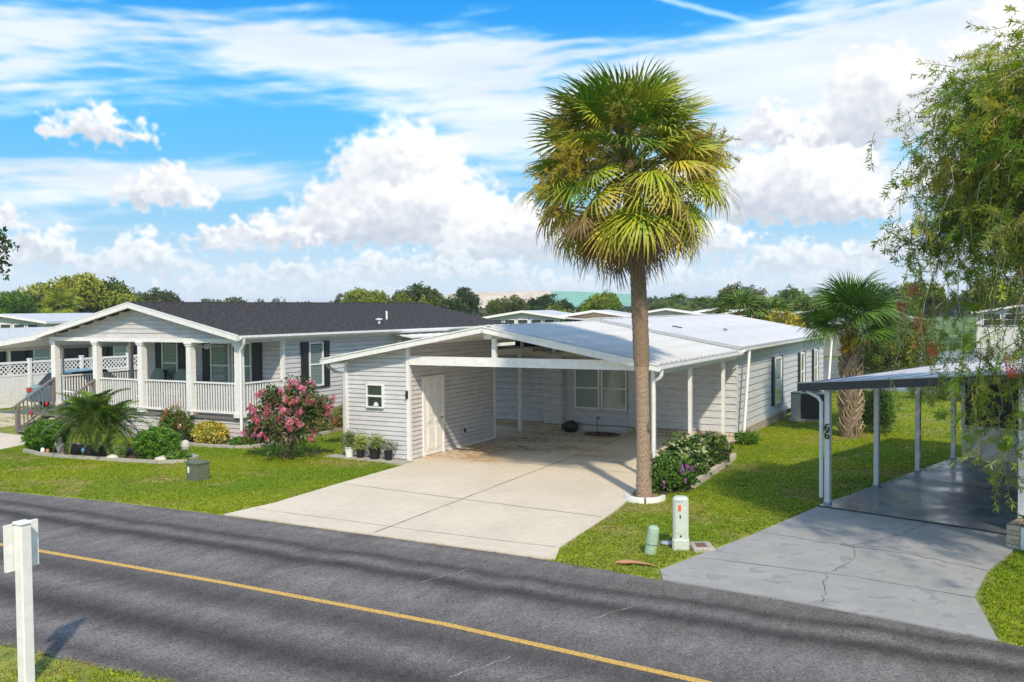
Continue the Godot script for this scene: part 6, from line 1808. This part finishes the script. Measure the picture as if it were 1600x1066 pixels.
	far_house("white house with a row of five double windows in its gable", Vector3(-34.9, 0, -69.5), 0.32, 5.6, 16.0, whitewall, M.roof_coat, 5, true)
	far_house("tan house with white window awnings behind the carport roof", Vector3(-30.2, 0, -72.0), 0.32, 5.4, 15.0, tan, M.roof_coat, 3)
	far_house("white gabled house with small square windows beside the round tree", Vector3(-29.2, 0, -86.0), 0.3, 6.4, 14.0, whitewall, M.roof_coat, 4, true)
	far_house("low white roofed house partly behind the tall palm trunk", Vector3(-27.8, 0, -98.0), 0.3, 6.4, 14.0, cream, M.roof_coat, 4, true)
	far_house("grey roofed house with a long porch past the tall palm trunk", Vector3(-22.6, 0, -91.5), 0.28, 6.4, 13.0, M.brick_red, M.roof_coat, 4)
	far_house("low house with screened porch on the lake side lawn", Vector3(-13.2, 0, -81.0), 0.1, 6.5, 11.0, flat(0.22, 0.22, 0.22, 0.8), M.roof_coat, 3, true)
	far_house("white house across the lake behind the weeping tree", Vector3(1.0, 0, -99.0), 0.0, 7.5, 11.0, whitewall, M.roof_coat, 4, true)
	far_house("white roofed house with a slatted porch behind the screened house", Vector3(-67.5, 0, -47.5), 0.4, 7.0, 12.0, whitewall, M.roof_coat, 6)
	far_house("low white roofed house beside the bright far palm", Vector3(-71.5, 0, -56.5), 0.4, 6.0, 10.0, flat(0.25, 0.15, 0.10, 0.8), M.roof_coat, 4)
	# pale landfill hill on the skyline
	hill("hill", [[-514, -745, 2], [-497, -757, 11], [-481, -766, 18.5], [-462, -776, 20.4], [-394, -812, 20.6]], M.hill_sand, 34.0)
	hill("hill", [[-394, -812, 20.5], [-372, -822, 20.0], [-325, -847, 17.0], [-300, -862, 11.5], [-272, -878, 1.0]], M.hill_tarp, 34.0)
	hill("hill", [[-545, -700, 0.5], [-470, -742, 6.0], [-400, -776, 7.0], [-330, -812, 6.5], [-270, -842, 1.0]], M.hill_grass, 30.0)
	# distant wood along the whole skyline
	rng.seed = 799
	var far := sprig(30, 1.5, 1.3, 0.9, 602, 0.4)
	var xfs := []
	var cc := []
	var line := noise(0.02, 3, 91)
	for k in 6500:
		var az := deg_to_rad(rf(-75.0, 22.0))
		var dd := rf(330.0, 420.0)
		var top := 5.0 + 4.0 * line.get_noise_1d(rad_to_deg(az) * 14.0) + rf(-1.0, 0.8)
		if az > -0.62 and az < -0.36: top = minf(top, 2.6)
		xfs.append(Transform3D(rbasis() * Basis.from_scale(Vector3.ONE * rf(0.7, 1.25)), Vector3(sin(az) * dd, rf(0.3, 1.0) * top, -cos(az) * dd)))
		cc.append(tint([Color(0.05, 0.075, 0.03), Color(0.07, 0.10, 0.03), Color(0.04, 0.06, 0.025), Color(0.11, 0.13, 0.04)][rng.randi() % 4], 0.25))
	tag(copies(self, "distant_wood", far, M.leaf, xfs, cc), "dark line of distant woods along the skyline", "woods")

func hill(called: String, pts: Array, m: Material, back: float) -> void:
	var b := MB.new()
	for i in pts.size() - 1:
		var p: Array = pts[i]
		var q: Array = pts[i + 1]
		var n := Vector3(-0.47, 0, -0.88)
		var A := Vector3(p[0], p[2], p[1])
		var B := Vector3(q[0], q[2], q[1])
		var fa: Vector3 = Vector3(p[0], -0.5, p[1]) - n * (20.0 + p[2] * 2.0)
		var fb: Vector3 = Vector3(q[0], -0.5, q[1]) - n * (20.0 + q[2] * 2.0)
		b.flat4(fa, fb, B, A)
		b.flat4(A, B, B + n * back, A + n * back)
	put(self, called, b.mesh(), m).set_meta("kind", "structure")

# ---------------------------------------------------------------- small things on the lawns
func chamfered(w: float, h: float, d: float, c: float) -> Mesh:   # upright box with chamfered vertical edges and top, base at y 0
	var b := MB.new()
	var ring := func(y: float, s: float) -> Array:
		var x := w / 2 - s
		var z := d / 2 - s
		return [Vector3(-x + c, y, -z), Vector3(x - c, y, -z), Vector3(x, y, -z + c), Vector3(x, y, z - c), Vector3(x - c, y, z), Vector3(-x + c, y, z), Vector3(-x, y, z - c), Vector3(-x, y, -z + c)]
	var rs := [ring.call(0.0, 0.0), ring.call(h - c, 0.0), ring.call(h, c)]
	for i in 2:
		for k in 8:
			var q := (k + 1) % 8
			var nn: Vector3 = (rs[i][k] + rs[i][q]) * Vector3(1, 0, 1)
			nn = (rs[i][q] - rs[i][k]).cross(rs[i + 1][k] - rs[i][k]).normalized() * 1.0
			if nn.dot((rs[i][k] + rs[i][q]) * Vector3(1, 0, 1) + Vector3(0, 0.01, 0)) < 0: nn = -nn
			b.quad(rs[i][k], rs[i][q], rs[i + 1][q], rs[i + 1][k], nn)
	for k in range(1, 7): b.ftri(rs[2][0], rs[2][k], rs[2][k + 1], Vector3.UP)
	return b.mesh()

func make_small_things() -> void:
	rng.seed = 61
	# white sign post by the street
	var S := thing("sign_post", "white vinyl post carrying a blank white board at the street edge", "sign post", Vector3(-9.08, 0, -6.04))
	put(S, "post", chamfered(0.125, 1.70, 0.125, 0.012), M.white)
	put(S, "post_cap", chamfered(0.15, 0.025, 0.15, 0.01), M.white, Transform3D(Basis(), Vector3(0, 1.70, 0)))
	box(S, "board", Vector3(-0.09, 1.45, -0.04), Vector3(0.035, 0.49, 0.37), M.white)
	# cable pedestal, drain tube, meter lid, debris
	var C := thing("cable_pedestal", "tall pale grey green utility pedestal with an orange sticker", "pedestal", Vector3(-4.66, 0, -14.33), 0.35)
	put(C, "base", chamfered(0.27, 0.20, 0.24, 0.03), M.plastic_pale)
	put(C, "body", chamfered(0.245, 0.80, 0.21, 0.035), M.plastic_pale, Transform3D(Basis(), Vector3(0, 0.06, 0)))
	box(C, "front_panel", Vector3(0, 0.53, 0.106), Vector3(0.15, 0.5, 0.012), M.plastic_pale)
	box(C, "sticker", Vector3(-0.02, 0.69, 0.114), Vector3(0.045, 0.10, 0.003), M.orange)
	box(C, "number_plate", Vector3(-0.01, 0.55, 0.114), Vector3(0.02, 0.06, 0.003), M.dark_metal)
	box(C, "top_label", Vector3(-0.02, 0.80, 0.112), Vector3(0.12, 0.03, 0.004), M.galv)
	box(C, "lock", Vector3(0, 0.24, 0.112), Vector3(0.025, 0.025, 0.01), M.black)
	var G := thing("drain_tube", "leaning pale green plastic tube with a rounded top on the lawn", "tube", Vector3(-5.0, -0.03, -13.82))
	G.rotation = Vector3(0.03, 0, -0.16)
	var b := MB.new()
	b.lathe([Vector2(0.093, 0), Vector2(0.095, 0.2), Vector2(0.098, 0.205), Vector2(0.098, 0.215), Vector2(0.095, 0.22), Vector2(0.093, 0.42), Vector2(0.085, 0.47), Vector2(0.06, 0.495), Vector2(0.001, 0.5)], 20)
	put(G, "tube", b.mesh(), M.plastic_green)
	pipe(G, "cord", _ring(0.099, 0.215), 0.004, M.dark_metal, 4)
	var L := thing("meter_lid", "square concrete meter box with a dark lid beside the pedestal", "meter box", Vector3(-4.36, 0, -14.5), 0.5)
	put(L, "frame", chamfered(0.36, 0.07, 0.44, 0.02), M.kerb)
	box(L, "lid", Vector3(-0.02, 0.073, 0.02), Vector3(0.16, 0.012, 0.24), flat(0.16, 0.09, 0.07, 0.8))
	tag(put(self, "palm_boot", _boot(), mottled(Color(0.25, 0.12, 0.06), Color(0.6, 0.33, 0.17), Vector3(0.2, 0.2, 0.2), 0.85, 0.04, 3, 88), Transform3D(Basis(Vector3.UP, 0.5).scaled_local(Vector3(1, 1, 2.0)), Vector3(-5.05, 0.03, -13.1))), "dry orange brown palm leaf base lying at the street edge", "palm debris")
	tag(put(self, "glass_shard", blob(Vector3(0.12, 0.04, 0.07), 0.5, 8, 12), flat(0.35, 0.38, 0.45, 0.2), Transform3D(Basis(), Vector3(-4.93, 0.04, -14.45))), "small grey crumpled scrap on the grass behind the green tube", "litter")
	# green transformer box on the lawn
	var U := thing("utility_box", "squat mottled green utility box on the front lawn", "utility box", Vector3(-16.5, 0, -15.3), -0.12)
	put(U, "case", chamfered(0.40, 0.40, 0.36, 0.015), M.box_green)
	put(U, "lid", chamfered(0.43, 0.045, 0.39, 0.012), M.box_green, Transform3D(Basis(), Vector3(0, 0.40, 0)))
	box(U, "label", Vector3(-0.1, 0.26, 0.183), Vector3(0.07, 0.14, 0.004), M.white)
	# kerb round the bed, ornaments in it
	var K := thing("bed_kerb", "curved concrete kerb round the flower bed with the date palm", "kerb")
	for i in BED.size():
		var a: Vector2 = BED[i]
		var c: Vector2 = BED[(i + 1) % BED.size()]
		bar(K, "kerb_block", Vector3(a.x, 0.045, a.y), Vector3(c.x, 0.045, c.y), 0.13, 0.10, M.kerb)
	var K2 := thing("bed_kerb", "low concrete kerb along the bed under the porch", "kerb")
	for i in 6:
		var a: Vector2 = BED2[i]
		var c: Vector2 = BED2[i + 1]
		bar(K2, "kerb_block", Vector3(a.x, 0.045, a.y), Vector3(c.x, 0.045, c.y), 0.14, 0.09, M.kerb)
	var K3 := thing("timber_edging", "weathered timber edging of the shrub bed by the carport", "edging")
	bar(K3, "timber", Vector3(-6.02, 0.07, -19.3), Vector3(-6.1, 0.07, -21.4), 0.13, 0.14, M.lattice_tan)
	bar(K3, "timber", Vector3(-6.1, 0.07, -21.42), Vector3(-6.25, 0.07, -23.6), 0.13, 0.13, M.lattice_tan)
	var strip := sheet(self, "concrete_strip", [Vector2(-16.0, -19.6), Vector2(-16.0, -19.15), Vector2(-13.35, -19.05), Vector2(-13.3, -19.45), Vector2(-13.6, -19.6)], 0.036, M.kerb, 0.05)
	strip.set_meta("kind", "structure")
	var statue := thing("garden_statue", "small grey stone figure standing in the kerbed bed", "statue", Vector3(-22.75, 0.02, -16.3))
	var sb := MB.new()
	sb.lathe([Vector2(0.11, 0), Vector2(0.12, 0.05), Vector2(0.08, 0.07), Vector2(0.1, 0.14), Vector2(0.12, 0.24), Vector2(0.085, 0.33), Vector2(0.045, 0.37), Vector2(0.06, 0.42), Vector2(0.055, 0.47), Vector2(0.001, 0.5)], 14)
	put(statue, "figure", sb.mesh(), M.kerb)
	put(statue, "arm", blob(Vector3(0.05, 0.11, 0.05), 0.2, 6, 2), M.kerb, Transform3D(Basis(Vector3(0, 0, 1), 0.5), Vector3(-0.12, 0.24, 0.04)))
	var lamp := thing("garden_lamp", "clear glass globe garden lamp on a short stake in the bed", "garden lamp", Vector3(-19.15, 0.02, -17.35))
	pipe(lamp, "stake", [Vector3(0, 0, 0), Vector3(0, 0.22, 0)], 0.02, M.kerb, 6)
	var gb := MB.new()
	gb.lathe([Vector2(0.05, 0.0), Vector2(0.1, 0.05), Vector2(0.125, 0.13), Vector2(0.11, 0.22), Vector2(0.06, 0.28), Vector2(0.001, 0.3)], 16)
	put(lamp, "globe", gb.mesh(), flat(0.50, 0.50, 0.46, 0.25), Transform3D(Basis(), Vector3(0, 0.2, 0)))
	for q in [[-20.75, -16.35, 0.13, "beside the date palm trunks"], [-19.35, -16.72, 0.15, "at the point of the bed"], [-20.95, -16.4, 0.07, "next to a larger white rock"]]:
		tag(put(self, "white_rock", blob(Vector3(q[2] * 1.4, q[2] * 0.75, q[2]), 0.4, 8, int(q[2] * 100)), M.stone2 if q[2] < 0.1 else flat(0.6, 0.57, 0.52, 0.9), Transform3D(Basis(), Vector3(q[0], 0.06, q[1]))), "white rock inside the kerbed bed " + q[3], "rock", "rocks in the kerbed bed")
	tag(put(self, "clay_ornament", chamfered(0.09, 0.14, 0.07, 0.02), flat(0.55, 0.27, 0.08, 0.8), Transform3D(Basis(), Vector3(-23.2, 0.03, -16.22))), "small orange clay ornament at the edge of the clipped shrub", "ornament")
	tag(put(self, "white_ornament", blob(Vector3(0.06, 0.09, 0.06), 0.3, 8, 33), M.white, Transform3D(Basis(), Vector3(-23.45, 0.1, -16.25))), "small white ornament beside the orange clay one", "ornament")
	tag(put(self, "blue_ornament", blob(Vector3(0.07, 0.07, 0.06), 0.4, 8, 34), flat(0.12, 0.30, 0.5, 0.3), Transform3D(Basis(), Vector3(-21.75, 0.22, -16.25))), "small blue glass ornament under the date palm fronds", "ornament")

func _ring(r: float, y: float) -> Array:
	var out := []
	for k in 17: out.append(Vector3(cos(TAU * k / 16) * r, y, sin(TAU * k / 16) * r))
	return out

func _boot() -> Mesh:
	var b := MB.new()
	b.tube([Vector3(-0.22, 0.02, 0), Vector3(-0.1, 0.03, 0.01), Vector3(0.05, 0.02, 0.0), Vector3(0.3, 0.01, 0.06), Vector3(0.42, 0.0, 0.12)], [0.012, 0.035, 0.026, 0.012, 0.004], 7)
	return b.mesh()

func _ready() -> void:
	setup()
	make_materials()
	make_ground()
	carport_house()
	porch_house()
	far_left()
	carport_66()
	make_plants()
	make_background()
	make_small_things()
